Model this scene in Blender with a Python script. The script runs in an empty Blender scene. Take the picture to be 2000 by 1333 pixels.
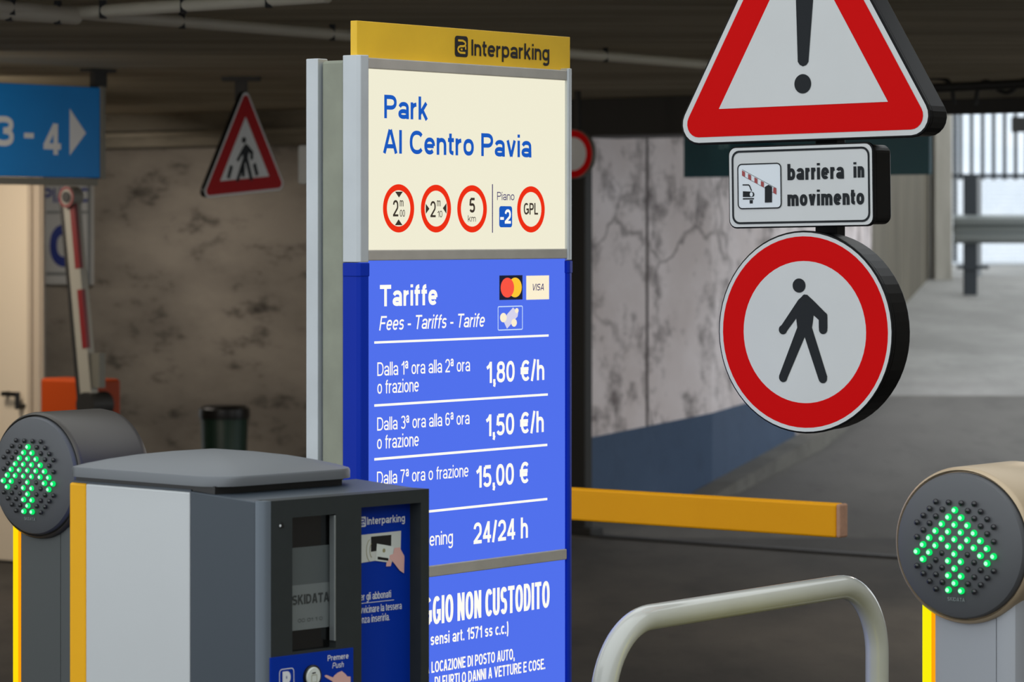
import bpy, bmesh, math, random
from mathutils import Matrix, Vector
random.seed(4)
SC = bpy.context.scene
COL = SC.collection
# ------------------------------------------------------------------ camera
F, CX, HY, H = 6500.0, 1000.0, 455.0, 1.68        # focal length in pixels, centre column, horizon row, eye height
cam = bpy.data.cameras.new('camera'); cam.sensor_width = 36.0; cam.lens = 36.0*F/2000.0
cam.shift_y = (HY-666.5)/2000.0
cam.clip_start = .1; cam.clip_end = 300
cam.dof.use_dof = True; cam.dof.focus_distance = 6.75; cam.dof.aperture_fstop = 8.5
camo = bpy.data.objects.new('camera', cam); COL.objects.link(camo)
camo.location = (0, 0, H); camo.rotation_euler = (math.pi/2, 0, 0); SC.camera = camo
# ------------------------------------------------------------------ sky and exposure
W = bpy.data.worlds.new('overcast_sky'); SC.world = W; W.use_nodes = True
W.node_tree.nodes['Background'].inputs[0].default_value = (.93, .975, 1.0, 1)
W.node_tree.nodes['Background'].inputs[1].default_value = 1.3
SC.view_settings.view_transform = 'Standard'; SC.view_settings.look = 'None'
SC.view_settings.exposure = 0; SC.view_settings.gamma = 1; SC.view_settings.use_curve_mapping = False
# ------------------------------------------------------------------ unseen lamps of the garage
def lamp(name, loc, energy, col, size, rot=(0, 0, 0)):
    l = bpy.data.lights.new(name, 'AREA'); l.energy = energy; l.color = col; l.shape = 'RECTANGLE'; l.size = size[0]; l.size_y = size[1]
    o = bpy.data.objects.new(name, l); COL.objects.link(o); o.location = loc; o.rotation_euler = rot
lamp('unseen_lamp', (-2.85, 15.5, 2.33), 42, (1, .88, .74), (.2, .8), (math.radians(35), 0, 0))
lamp('unseen_lamp', (-2.75, 13.3, 2.33), 40, (1, .88, .74), (.2, 1.2), (math.radians(35), 0, 0))
lamp('unseen_lamp', (-2.70, 19.9, 2.2), 10, (1, .90, .80), (.25, .25), (math.radians(18), 0, 0))  # added behind the blue sign to brighten the back wall
lamp('unseen_lamp', (2.6, 14.2, 2.30), 45, (1, .85, .68), (.2, 1.2))  # added to brighten the ceiling at the right

# ------------------------------------------------------------------ materials
def lin(c): return tuple(((v/255)/12.92 if v/255 <= .04045 else ((v/255+.055)/1.055)**2.4) for v in c)
def mat(name, rgb, rough=.5, metal=0, emit=None, strength=1.0, spec=.5, grain=0, gscale=60, bump=0, coat=0):
    m = bpy.data.materials.new(name); m.use_nodes = True; nt = m.node_tree; b = nt.nodes['Principled BSDF']
    c = lin(rgb); b.inputs['Base Color'].default_value = (*c, 1); b.inputs['Roughness'].default_value = rough
    b.inputs['Metallic'].default_value = metal; b.inputs['Specular IOR Level'].default_value = spec
    b.inputs['Coat Weight'].default_value = coat
    if emit:
        b.inputs['Emission Color'].default_value = (*lin(emit), 1); b.inputs['Emission Strength'].default_value = strength
    if grain or bump:
        tc = nt.nodes.new('ShaderNodeTexCoord'); no = nt.nodes.new('ShaderNodeTexNoise')
        no.inputs['Scale'].default_value = gscale; no.inputs['Detail'].default_value = 5
        nt.links.new(tc.outputs['Object'], no.inputs['Vector'])
        if grain:
            r = nt.nodes.new('ShaderNodeValToRGB')
            r.color_ramp.elements[0].position = .3; r.color_ramp.elements[1].position = .7
            r.color_ramp.elements[0].color = (*[v*(1-grain) for v in c], 1); r.color_ramp.elements[1].color = (*[min(1, v*(1+grain)) for v in c], 1)
            nt.links.new(no.outputs['Fac'], r.inputs[0]); nt.links.new(r.outputs[0], b.inputs['Base Color'])
        if bump:
            bp = nt.nodes.new('ShaderNodeBump'); bp.inputs['Strength'].default_value = bump; bp.inputs['Distance'].default_value = .01
            nt.links.new(no.outputs['Fac'], bp.inputs['Height']); nt.links.new(bp.outputs[0], b.inputs['Normal'])
    return m
def lit(name, rgb, s=1.0): return mat(name, (20, 20, 20), .5, emit=rgb, strength=s, spec=.0)
def concrete(name, c0, c1, c2, scale=(1, 1, 1), s1=1.2, s2=7, cracks=0, rough=.85, thr=(.42, .62), spots=.5, crack_scale=1.1):
    """mottled concrete: two colours in broad patches, dark c2 blotches and optional crack lines"""
    m = bpy.data.materials.new(name); m.use_nodes = True; nt = m.node_tree; N = nt.nodes; Lk = nt.links; b = N['Principled BSDF']
    b.inputs['Roughness'].default_value = rough; b.inputs['Specular IOR Level'].default_value = .25
    tc = N.new('ShaderNodeTexCoord'); mp = N.new('ShaderNodeMapping'); mp.inputs['Scale'].default_value = scale
    Lk.new(tc.outputs['Object'], mp.inputs['Vector'])
    def noise(s, d=6, r=.6):
        n = N.new('ShaderNodeTexNoise'); n.inputs['Scale'].default_value = s; n.inputs['Detail'].default_value = d; n.inputs['Roughness'].default_value = r
        Lk.new(mp.outputs[0], n.inputs['Vector']); return n.outputs['Fac']
    def ramp(inp, p0, p1):
        r = N.new('ShaderNodeValToRGB'); r.color_ramp.elements[0].position = p0; r.color_ramp.elements[1].position = p1; Lk.new(inp, r.inputs[0]); return r.outputs[0]
    def mix(f, a, bb):
        x = N.new('ShaderNodeMix'); x.data_type = 'RGBA'
        Lk.new(f, x.inputs['Factor'])
        for k, v in (('A', a), ('B', bb)):
            i = [q for q in x.inputs if q.name == k and q.type == 'RGBA'][0]
            if isinstance(v, tuple): i.default_value = (*v, 1)
            else: Lk.new(v, i)
        return [q for q in x.outputs if q.type == 'RGBA'][0]
    def mul(a, k):
        x = N.new('ShaderNodeMath'); x.operation = 'MULTIPLY'; Lk.new(a, x.inputs[0])
        if isinstance(k, (int, float)): x.inputs[1].default_value = k
        else: Lk.new(k, x.inputs[1])
        return x.outputs[0]
    col = mix(ramp(noise(s1), .38, .62), lin(c0), lin(c1))
    col = mix(mul(ramp(noise(s2, 8, .7), thr[0]+.1, thr[1]+.1), spots), col, lin(c2))
    if cracks:
        v = N.new('ShaderNodeTexVoronoi'); v.feature = 'DISTANCE_TO_EDGE'; v.inputs['Scale'].default_value = crack_scale
        w = N.new('ShaderNodeTexNoise'); w.inputs['Scale'].default_value = 3.0; w.inputs['Detail'].default_value = 6; Lk.new(mp.outputs[0], w.inputs['Vector'])
        va = N.new('ShaderNodeVectorMath'); va.operation = 'MULTIPLY_ADD'; va.inputs[1].default_value = (.5, .5, .5)
        Lk.new(w.outputs['Color'], va.inputs[0]); Lk.new(mp.outputs[0], va.inputs[2]); Lk.new(va.outputs[0], v.inputs['Vector'])
        inv = N.new('ShaderNodeMapRange'); inv.inputs[1].default_value = .0; inv.inputs[2].default_value = .035; inv.inputs[3].default_value = 1; inv.inputs[4].default_value = 0
        Lk.new(v.outputs['Distance'], inv.inputs[0])
        col = mix(mul(mul(inv.outputs[0], ramp(noise(.9, 3), .45, .6)), cracks), col, lin(c2))
    Lk.new(col, b.inputs['Base Color'])
    bp = N.new('ShaderNodeBump'); bp.inputs['Strength'].default_value = .25; bp.inputs['Distance'].default_value = .01
    Lk.new(noise(s2*4), bp.inputs['Height']); Lk.new(bp.outputs[0], b.inputs['Normal'])
    return m
M = {}
M['alu'] = mat('anodised_aluminium', (198, 204, 208), .38, .35, grain=.05, gscale=9)
M['alu_dark'] = mat('brushed_aluminium_crossbar', (196, 191, 182), .5, .2, grain=.08, gscale=14)
M['blue_frame'] = mat('blue_lacquered_profile', (14, 50, 178), .4, spec=.12)
M['sage'] = mat('sage_grey_painted_board', (150, 154, 138), .7, grain=.1, gscale=14)
M['yellow_board'] = mat('yellow_painted_board', (250, 200, 44), .5, grain=.06, gscale=8)
M['ink'] = mat('dark_print', (32, 28, 34), .55)
M['lit_cream'] = lit('backlit_cream_face', (240, 236, 212))
M['lit_blue'] = lit('backlit_blue_face', (80, 112, 236))
M['lit_white'] = lit('backlit_white_print', (255, 250, 240), 1.05)
M['lit_navy_text'] = lit('backlit_blue_print', (22, 88, 190))
M['lit_red'] = lit('backlit_red_print', (236, 44, 14))
M['lit_dark'] = lit('backlit_dark_print', (58, 50, 42))
M['lit_violet'] = lit('backlit_violet_print', (70, 60, 110))
M['lit_card_black'] = lit('backlit_black_square', (26, 30, 52))
M['lit_card_red'] = lit('backlit_card_red', (250, 84, 66))
M['lit_card_yellow'] = lit('backlit_card_yellow', (252, 200, 52))
M['lit_card_cream'] = lit('backlit_card_cream', (252, 240, 210))
M['lit_pale'] = lit('backlit_pale_print', (214, 212, 236))
M['lit_line'] = lit('backlit_pale_outline', (200, 222, 252))
M['dark_case'] = mat('charcoal_metal_housing', (66, 75, 84), .42, .2)
M['dark_top'] = mat('charcoal_plastic_front', (50, 54, 54), .5, spec=.15, grain=.05, gscale=40)
M['corner_highlight'] = mat('highlight_grey_rounded_corner', (110, 120, 130), .35, .3)  # paler than the housing: the rounded corner's highlight put into the colour
M['silver'] = mat('silver_brushed_panel', (204, 208, 210), .42, .25, grain=.02, gscale=3)
M['lid'] = mat('grey_metal_lid', (112, 116, 120), .42, .45)
M['yellow'] = mat('yellow_painted_strip', (246, 180, 6), .5, spec=.3)
M['black'] = mat('black_plastic', (14, 14, 15), .35)
M['gloss_black'] = mat('black_screen_glass', (16, 17, 17), .12, spec=.6)
M['lcd'] = mat('grey_unlit_display', (84, 90, 90), .25)
M['lcd2'] = mat('light_grey_display_text_area', (112, 118, 117), .25)
M['lcd_ink'] = mat('display_text_and_reflection', (52, 56, 56), .4)
M['navy'] = mat('navy_printed_panel', (4, 50, 160), .45, spec=.12)
M['white_print'] = mat('white_print', (226, 229, 232), .6)
M['paper'] = mat('pale_printed_picture', (205, 208, 200), .6)
M['pale_card'] = mat('printed_card', (216, 222, 214), .6)
M['skin_print'] = mat('pink_printed_hand', (226, 178, 168), .6)
M['olive_print'] = mat('olive_printed_waves', (148, 142, 100), .6)
M['sign_white'] = mat('white_sign_face', (212, 215, 215), .4, spec=.2, grain=.02, gscale=7)
M['sign_white2'] = mat('white_pictogram_ground', (226, 234, 240), .4)
M['sign_red'] = mat('red_sign_face', (214, 8, 10), .45, spec=.06)
M['sign_red_old'] = mat('faded_red_sign_face', (170, 10, 16), .5, spec=.1)
M['sign_black'] = mat('black_sign_print', (42, 45, 48), .5, spec=.08)
M['brown_red'] = mat('brownish_red_sign_print', (160, 62, 62), .45)
M['case_black'] = mat('black_sign_box', (11, 11, 12), .35, spec=.14)
M['head_face'] = mat('charcoal_lamp_face', (92, 94, 97), .5, .15)
M['hood_warm_lit'] = mat('satin_grey_hood_warm_lit', (196, 176, 146), .4, .3)  # warm reflected light on grey metal put into a tan colour
M['head_dark'] = mat('satin_dark_grey_hood', (84, 80, 74), .42, .45)
M['post_silver'] = mat('silver_post', (178, 182, 188), .4, .3)
M['post_dark'] = mat('dark_grey_post', (88, 92, 92), .45, .3)
M['glow_yellow'] = lit('glowing_yellow_strip', (255, 214, 0), 1.1)
M['glow_yellow2'] = lit('glowing_bright_yellow_strip', (250, 240, 0), 1.0)
M['glow_amber'] = lit('glowing_amber_edge', (255, 164, 0), 1.0)
M['led'] = lit('green_led', (0, 226, 104), 1.1)
M['led_core'] = lit('green_led_core', (176, 255, 212), 1.25)
M['led_off'] = mat('unlit_led', (30, 33, 36), .12, spec=.8)
M['boom'] = mat('amber_painted_boom', (255, 174, 12), .45, spec=.2, grain=.03, gscale=6)
M['boom_cap'] = mat('tan_end_cap', (196, 150, 122), .6, grain=.1, gscale=60)
M['cream_tube'] = mat('cream_enamel_tube', (200, 202, 196), .16, spec=.5, grain=.03, gscale=12, coat=.5)
M['asphalt'] = concrete('dark_asphalt', (52, 50, 48), (80, 77, 73), (34, 33, 32), (1, .35, 1), .9, 5, 0, .75, spots=.5)
M['ramp_asphalt'] = concrete('worn_ramp_asphalt', (94, 92, 89), (110, 108, 104), (66, 64, 62), (1, .4, 1), .8, 5, 0, .75, spots=.5)
M['ramp'] = concrete('worn_ramp_concrete_daylit', (138, 137, 134), (166, 165, 162), (108, 107, 105), (1, .5, 1), .7, 5, 0, .7, spots=.4)  # paler than the asphalt: daylight at the ramp exit put into the colour
M['ceiling'] = concrete('stained_board_marked_ceiling', (150, 140, 116), (176, 164, 138), (98, 90, 74), (.3, 2.2, 1), 1.6, 3, 0, .9, spots=.6)
M['wall_grey'] = concrete('stained_grey_wall', (170, 163, 152), (142, 136, 127), (60, 57, 53), (.6, 1, 2.0), 1.3, 2.6, 0, .9, spots=.85, thr=(.45, .58))
M['wall_white'] = concrete('worn_whitewashed_wall', (240, 231, 232), (222, 211, 210), (78, 69, 69), (1.3, .7, 1), 1.4, 3.4, .7, .85, spots=.8, thr=(.40, .56), crack_scale=1.25)
M['joint'] = mat('dark_joint_filler', (96, 88, 88), .8)
M['wall_far'] = concrete('raw_streaked_concrete', (124, 118, 104), (100, 95, 84), (70, 66, 58), (2, 2, .3), 1.6, 4, 0, .9, spots=.5)
M['pillar_daylit'] = concrete('daylit_concrete_pillar', (196, 192, 182), (178, 174, 164), (130, 126, 118), (2, 2, .4), 1.6, 4, 0, .9, spots=.4)  # daylit end of the wall put into a paler concrete
M['kerb'] = concrete('grey_kerb_concrete', (120, 118, 112), (104, 102, 98), (70, 68, 64), (1, 1, 1), 2, 6, 0, .9)
M['band'] = concrete('slate_blue_painted_band', (64, 84, 112), (70, 90, 118), (48, 62, 84), (1, 1, 1), 1, 6, 0, .7, spots=.3)
M['beam'] = concrete('dark_concrete_beam', (118, 113, 100), (134, 128, 114), (74, 70, 62), (.3, 1, 3), 2, 5, 0, .9, spots=.4)
M['steel_dark'] = mat('dark_steel', (34, 33, 31), .6, .2)
M['pipe'] = mat('pale_plastic_conduit', (214, 207, 186), .5)
M['pipe_dark'] = mat('dark_wall_pipe', (36, 42, 46), .5)
M['door'] = mat('cream_door', (212, 198, 176), .5)
M['door_frame'] = mat('beige_door_frame', (178, 164, 146), .5)
M['blue_sign'] = mat('blue_sign_face', (12, 132, 216), .4, spec=.15, grain=.05, gscale=3)
M['grey_frame'] = mat('grey_metal_frame', (108, 106, 96), .5, .2)
M['blue_print'] = mat('blue_print', (24, 50, 150), .5)
M['orange'] = mat('orange_barrier_housing', (164, 62, 18), .5, spec=.15)
M['bin_green'] = mat('dark_green_bin', (10, 50, 38), .45)
M['arm_white'] = mat('white_barrier_arm', (146, 143, 132), .5)
M['arm_red'] = mat('red_barrier_stripe', (112, 18, 22), .5)
M['teal'] = mat('teal_sign_board', (0, 84, 98), .45)
M['teal_print'] = mat('pale_teal_print', (120, 170, 175), .5)
M['galv'] = mat('galvanised_steel', (150, 156, 156), .4, .6)
M['rail_dark'] = mat('dark_railing_steel', (52, 58, 64), .5, .2)
M['wire'] = mat('grey_mesh_wire', (170, 174, 178), .5, .2)
M['pale_render'] = concrete('pale_outdoor_render', (240, 246, 252), (228, 237, 247), (208, 220, 234), (1, 1, 1), .8, 3, 0, .8, spots=.4)
M['glass_back'] = mat('grey_plastic_plate', (130, 136, 138), .5)

# ------------------------------------------------------------------ mesh building
class MB:
    def __init__(s): s.v = []; s.f = []; s.m = []; s.k = 0
    def mat(s, k): s.k = k; return s
    def add(s, vs, fs):
        n = len(s.v); s.v += [tuple(v) for v in vs]
        for f in fs: s.f.append([n+i for i in f]); s.m.append(s.k)
        return s
    def box(s, x0, x1, y0, y1, z0, z1):
        return s.add([(x0, y0, z0), (x1, y0, z0), (x1, y1, z0), (x0, y1, z0), (x0, y0, z1), (x1, y0, z1), (x1, y1, z1), (x0, y1, z1)],
                     [(0, 3, 2, 1), (4, 5, 6, 7), (0, 1, 5, 4), (1, 2, 6, 5), (2, 3, 7, 6), (3, 0, 4, 7)])
    def flat(s, pts, y): return s.add([(x, y, z) for x, z in pts], [list(range(len(pts)))])
    def prism(s, pts, y0, y1):                     # outline in x,z extruded along y
        n = len(pts)
        return s.add([(x, y0, z) for x, z in pts]+[(x, y1, z) for x, z in pts],
                     [list(range(n)), list(range(2*n-1, n-1, -1))]+[((i+1) % n, i, n+i, n+(i+1) % n) for i in range(n)])
    def vprism(s, pts, z0, z1):                    # outline in x,y extruded along z
        n = len(pts)
        return s.add([(x, y, z0) for x, y in pts]+[(x, y, z1) for x, y in pts],
                     [list(range(n-1, -1, -1)), list(range(n, 2*n))]+[(i, (i+1) % n, n+(i+1) % n, n+i) for i in range(n)])
    def ring(s, po, pi, y):                        # flat ring between two outlines with the same count
        n = len(po)
        return s.add([(x, y, z) for x, z in po]+[(x, y, z) for x, z in pi], [(i, (i+1) % n, n+(i+1) % n, n+i) for i in range(n)])
    def lathe(s, prof, cx, cz, n=48):              # (radius, y) profile about the y axis
        vs = []; fs = []
        for r, y in prof:
            for i in range(n):
                a = 2*math.pi*i/n; vs.append((cx+r*math.cos(a), y, cz+r*math.sin(a)))
        for j in range(len(prof)-1):
            for i in range(n):
                fs.append((j*n+i, j*n+(i+1) % n, (j+1)*n+(i+1) % n, (j+1)*n+i))
        fs.append(list(range(n-1, -1, -1))); fs.append([(len(prof)-1)*n+i for i in range(n)])
        return s.add(vs, fs)
    def zlathe(s, prof, cx=0, cy=0, n=24):
        vs = []; fs = []
        for r, z in prof:
            for i in range(n):
                a = 2*math.pi*i/n; vs.append((cx+r*math.cos(a), cy+r*math.sin(a), z))
        for j in range(len(prof)-1):
            for i in range(n): fs.append((j*n+i, j*n+(i+1) % n, (j+1)*n+(i+1) % n, (j+1)*n+i))
        fs.append(list(range(n-1, -1, -1))); fs.append([(len(prof)-1)*n+i for i in range(n)])
        return s.add(vs, fs)
    def tube(s, pts, r, n=16):
        pts = [Vector(p) for p in pts]; vs = []; fs = []; prev = None
        for i, p in enumerate(pts):
            t = (pts[min(i+1, len(pts)-1)]-pts[max(i-1, 0)]).normalized()
            if prev is None:
                prev = t.orthogonal().normalized()
            prev = (prev-t*prev.dot(t)).normalized(); b = t.cross(prev)
            for k in range(n):
                a = 2*math.pi*k/n; vs.append(p+r*(math.cos(a)*prev+math.sin(a)*b))
        for j in range(len(pts)-1):
            for k in range(n): fs.append((j*n+k, j*n+(k+1) % n, (j+1)*n+(k+1) % n, (j+1)*n+k))
        fs.append(list(range(n-1, -1, -1))); fs.append([(len(pts)-1)*n+k for k in range(n)])
        return s.add(vs, fs)
    def stroke(s, pts, t, y, closed=False):
        P = [Vector(p) for p in pts]; P = [p for i, p in enumerate(P) if i == 0 or (p-P[i-1]).length > 1e-7]; n = len(P); vs = []
        for i in range(n):
            a = P[i-1] if (i > 0 or closed) else None; b = P[(i+1) % n] if (i < n-1 or closed) else None
            d1 = (P[i]-a).normalized() if a is not None else None; d2 = (b-P[i]).normalized() if b is not None else None
            d1 = d1 or d2; d2 = d2 or d1
            n1 = Vector((-d1.y, d1.x)); n2 = Vector((-d2.y, d2.x)); q = n1+n2
            q = q.normalized() if q.length > .1 else n1
            q = q/max(q.dot(n1), .45)*t/2
            vs += [(P[i].x+q.x, y, P[i].y+q.y), (P[i].x-q.x, y, P[i].y-q.y)]
        fs = [(2*i, 2*i+1, 2*((i+1) % n)+1, 2*((i+1) % n)) for i in range(n if closed else n-1)]
        return s.add(vs, fs)
    def disc(s, cx, cz, r, y, rz=None, n=32): return s.flat(circ(cx, cz, r, n, rz), y)
    def capsule(s, a, b, r, y):
        s.stroke([a, b], 2*r, y); s.disc(*a, r, y, n=20); s.disc(*b, r, y, n=20); return s
    def build(s, name, mats, parent=None, smooth=False, bevel=0, seg=2, label=None, loc=None):
        me = bpy.data.meshes.new(name); me.from_pydata(s.v, [], s.f)
        for m in (mats if isinstance(mats, (list, tuple)) else [mats]): me.materials.append(M[m])
        for p, k in zip(me.polygons, s.m): p.material_index = k; p.use_smooth = smooth
        me.update()
        o = bpy.data.objects.new(name, me); COL.objects.link(o)
        if loc is not None: o.location = loc
        if parent is not None: o.parent = parent
        if smooth: me.set_sharp_from_angle(angle=math.radians(38))
        if bevel:
            b = o.modifiers.new('bevel', 'BEVEL'); b.width = bevel; b.segments = seg; b.limit_method = 'ANGLE'; b.angle_limit = math.radians(40)
        if label: o['label'] = label
        return o
def circ(cx, cz, r, n=48, rz=None):
    return [(cx+r*math.cos(2*math.pi*i/n), cz+(rz or r)*math.sin(2*math.pi*i/n)) for i in range(n)]
def rrect(x0, x1, z0, z1, r, n=5):
    out = []
    for cx, cz, a in ((x1-r, z0+r, -90), (x1-r, z1-r, 0), (x0+r, z1-r, 90), (x0+r, z0+r, 180)):
        for i in range(n+1):
            t = math.radians(a+90*i/n); out.append((cx+r*math.cos(t), cz+r*math.sin(t)))
    return out
def rtri(ir, rc, cz=0, n=7):                       # rounded equilateral triangle of given inradius, centroid at (0, cz)
    rr = ir-rc; out = []
    for a in (-30, 90, 210):
        cx, c2 = 2*rr*math.cos(math.radians(a)), 2*rr*math.sin(math.radians(a))
        for i in range(n+1):
            t = math.radians(a-60+120*i/n); out.append((cx+rc*math.cos(t), cz+c2+rc*math.sin(t)))
    return out

# ------------------------------------------------------------------ a place for each thing, read from the photo's perspective
class Fr:
    """local axes: x along the face (to its right), y into the thing, z up"""
    def __init__(s, px, d, phi, py=None, basis=None):
        s.O = Vector(((px-CX)/F*d, d, 0 if py is None else H-(py-HY)/F*d))
        s.B = basis or Matrix.Rotation(math.radians(phi), 3, 'Z')
    def p(s, px, py, y=0.0):
        r = Vector(((px-CX)/F, 1, -(py-HY)/F)); by = s.B.col[1]; c = Vector((0, 0, H))-s.O
        t = (y-by.dot(c))/by.dot(r); q = s.B.transposed() @ (c+t*r); return q.x, q.z
    def x(s, px, y=0.0): return s.p(px, HY, y)[0]
    def z(s, px, py, y=0.0): return s.p(px, py, y)[1]
    def poly(s, pts, y=0.0): return [s.p(a, b, y) for a, b in pts]
    def root(s, name, label, cat, group=None):
        o = bpy.data.objects.new(name, None); COL.objects.link(o); o.empty_display_size = .1
        o.matrix_world = Matrix.Translation(s.O) @ s.B.to_4x4()
        o['label'] = label; o['category'] = cat
        if group: o['group'] = group
        return o
def tag(o, label, cat, group=None, kind=None):
    o['label'] = label; o['category'] = cat
    if group: o['group'] = group
    if kind: o['kind'] = kind
    return o
def struct(o, label, cat): return tag(o, label, cat, kind='structure')

# ------------------------------------------------------------------ lettering: a plain sans serif drawn with strokes
def E(cx, cy, rx, ry, a0, a1, n=14, e=.86):
    out = []
    for i in range(n+1):
        a = math.radians(a0+(a1-a0)*i/n); c, q = math.cos(a), math.sin(a)
        out.append((cx+rx*math.copysign(abs(c)**e, c), cy+ry*math.copysign(abs(q)**e, q)))
    return out
WID = dict(A=.84, C=.76, D=.82, E=.72, F=.68, G=.88, H=.8, K=.82, L=.64, N=.8, O=.9, P=.74, R=.8, S=.76, T=.76, U=.8, V=.84, Z=.74,
           a=.64, b=.64, c=.54, d=.64, e=.64, f=.38, g=.62, h=.58, k=.58, m=.94, n=.58, o=.64, p=.64, r=.38, s=.56, t=.36, u=.58, v=.6, z=.54)
WID.update({'1': .38, '-': .38, '/': .36, '(': .26, ')': .26, '€': .72, 'ª': .4, 'I': None, 'i': None, 'l': None, '.': None, ',': None})
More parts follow.
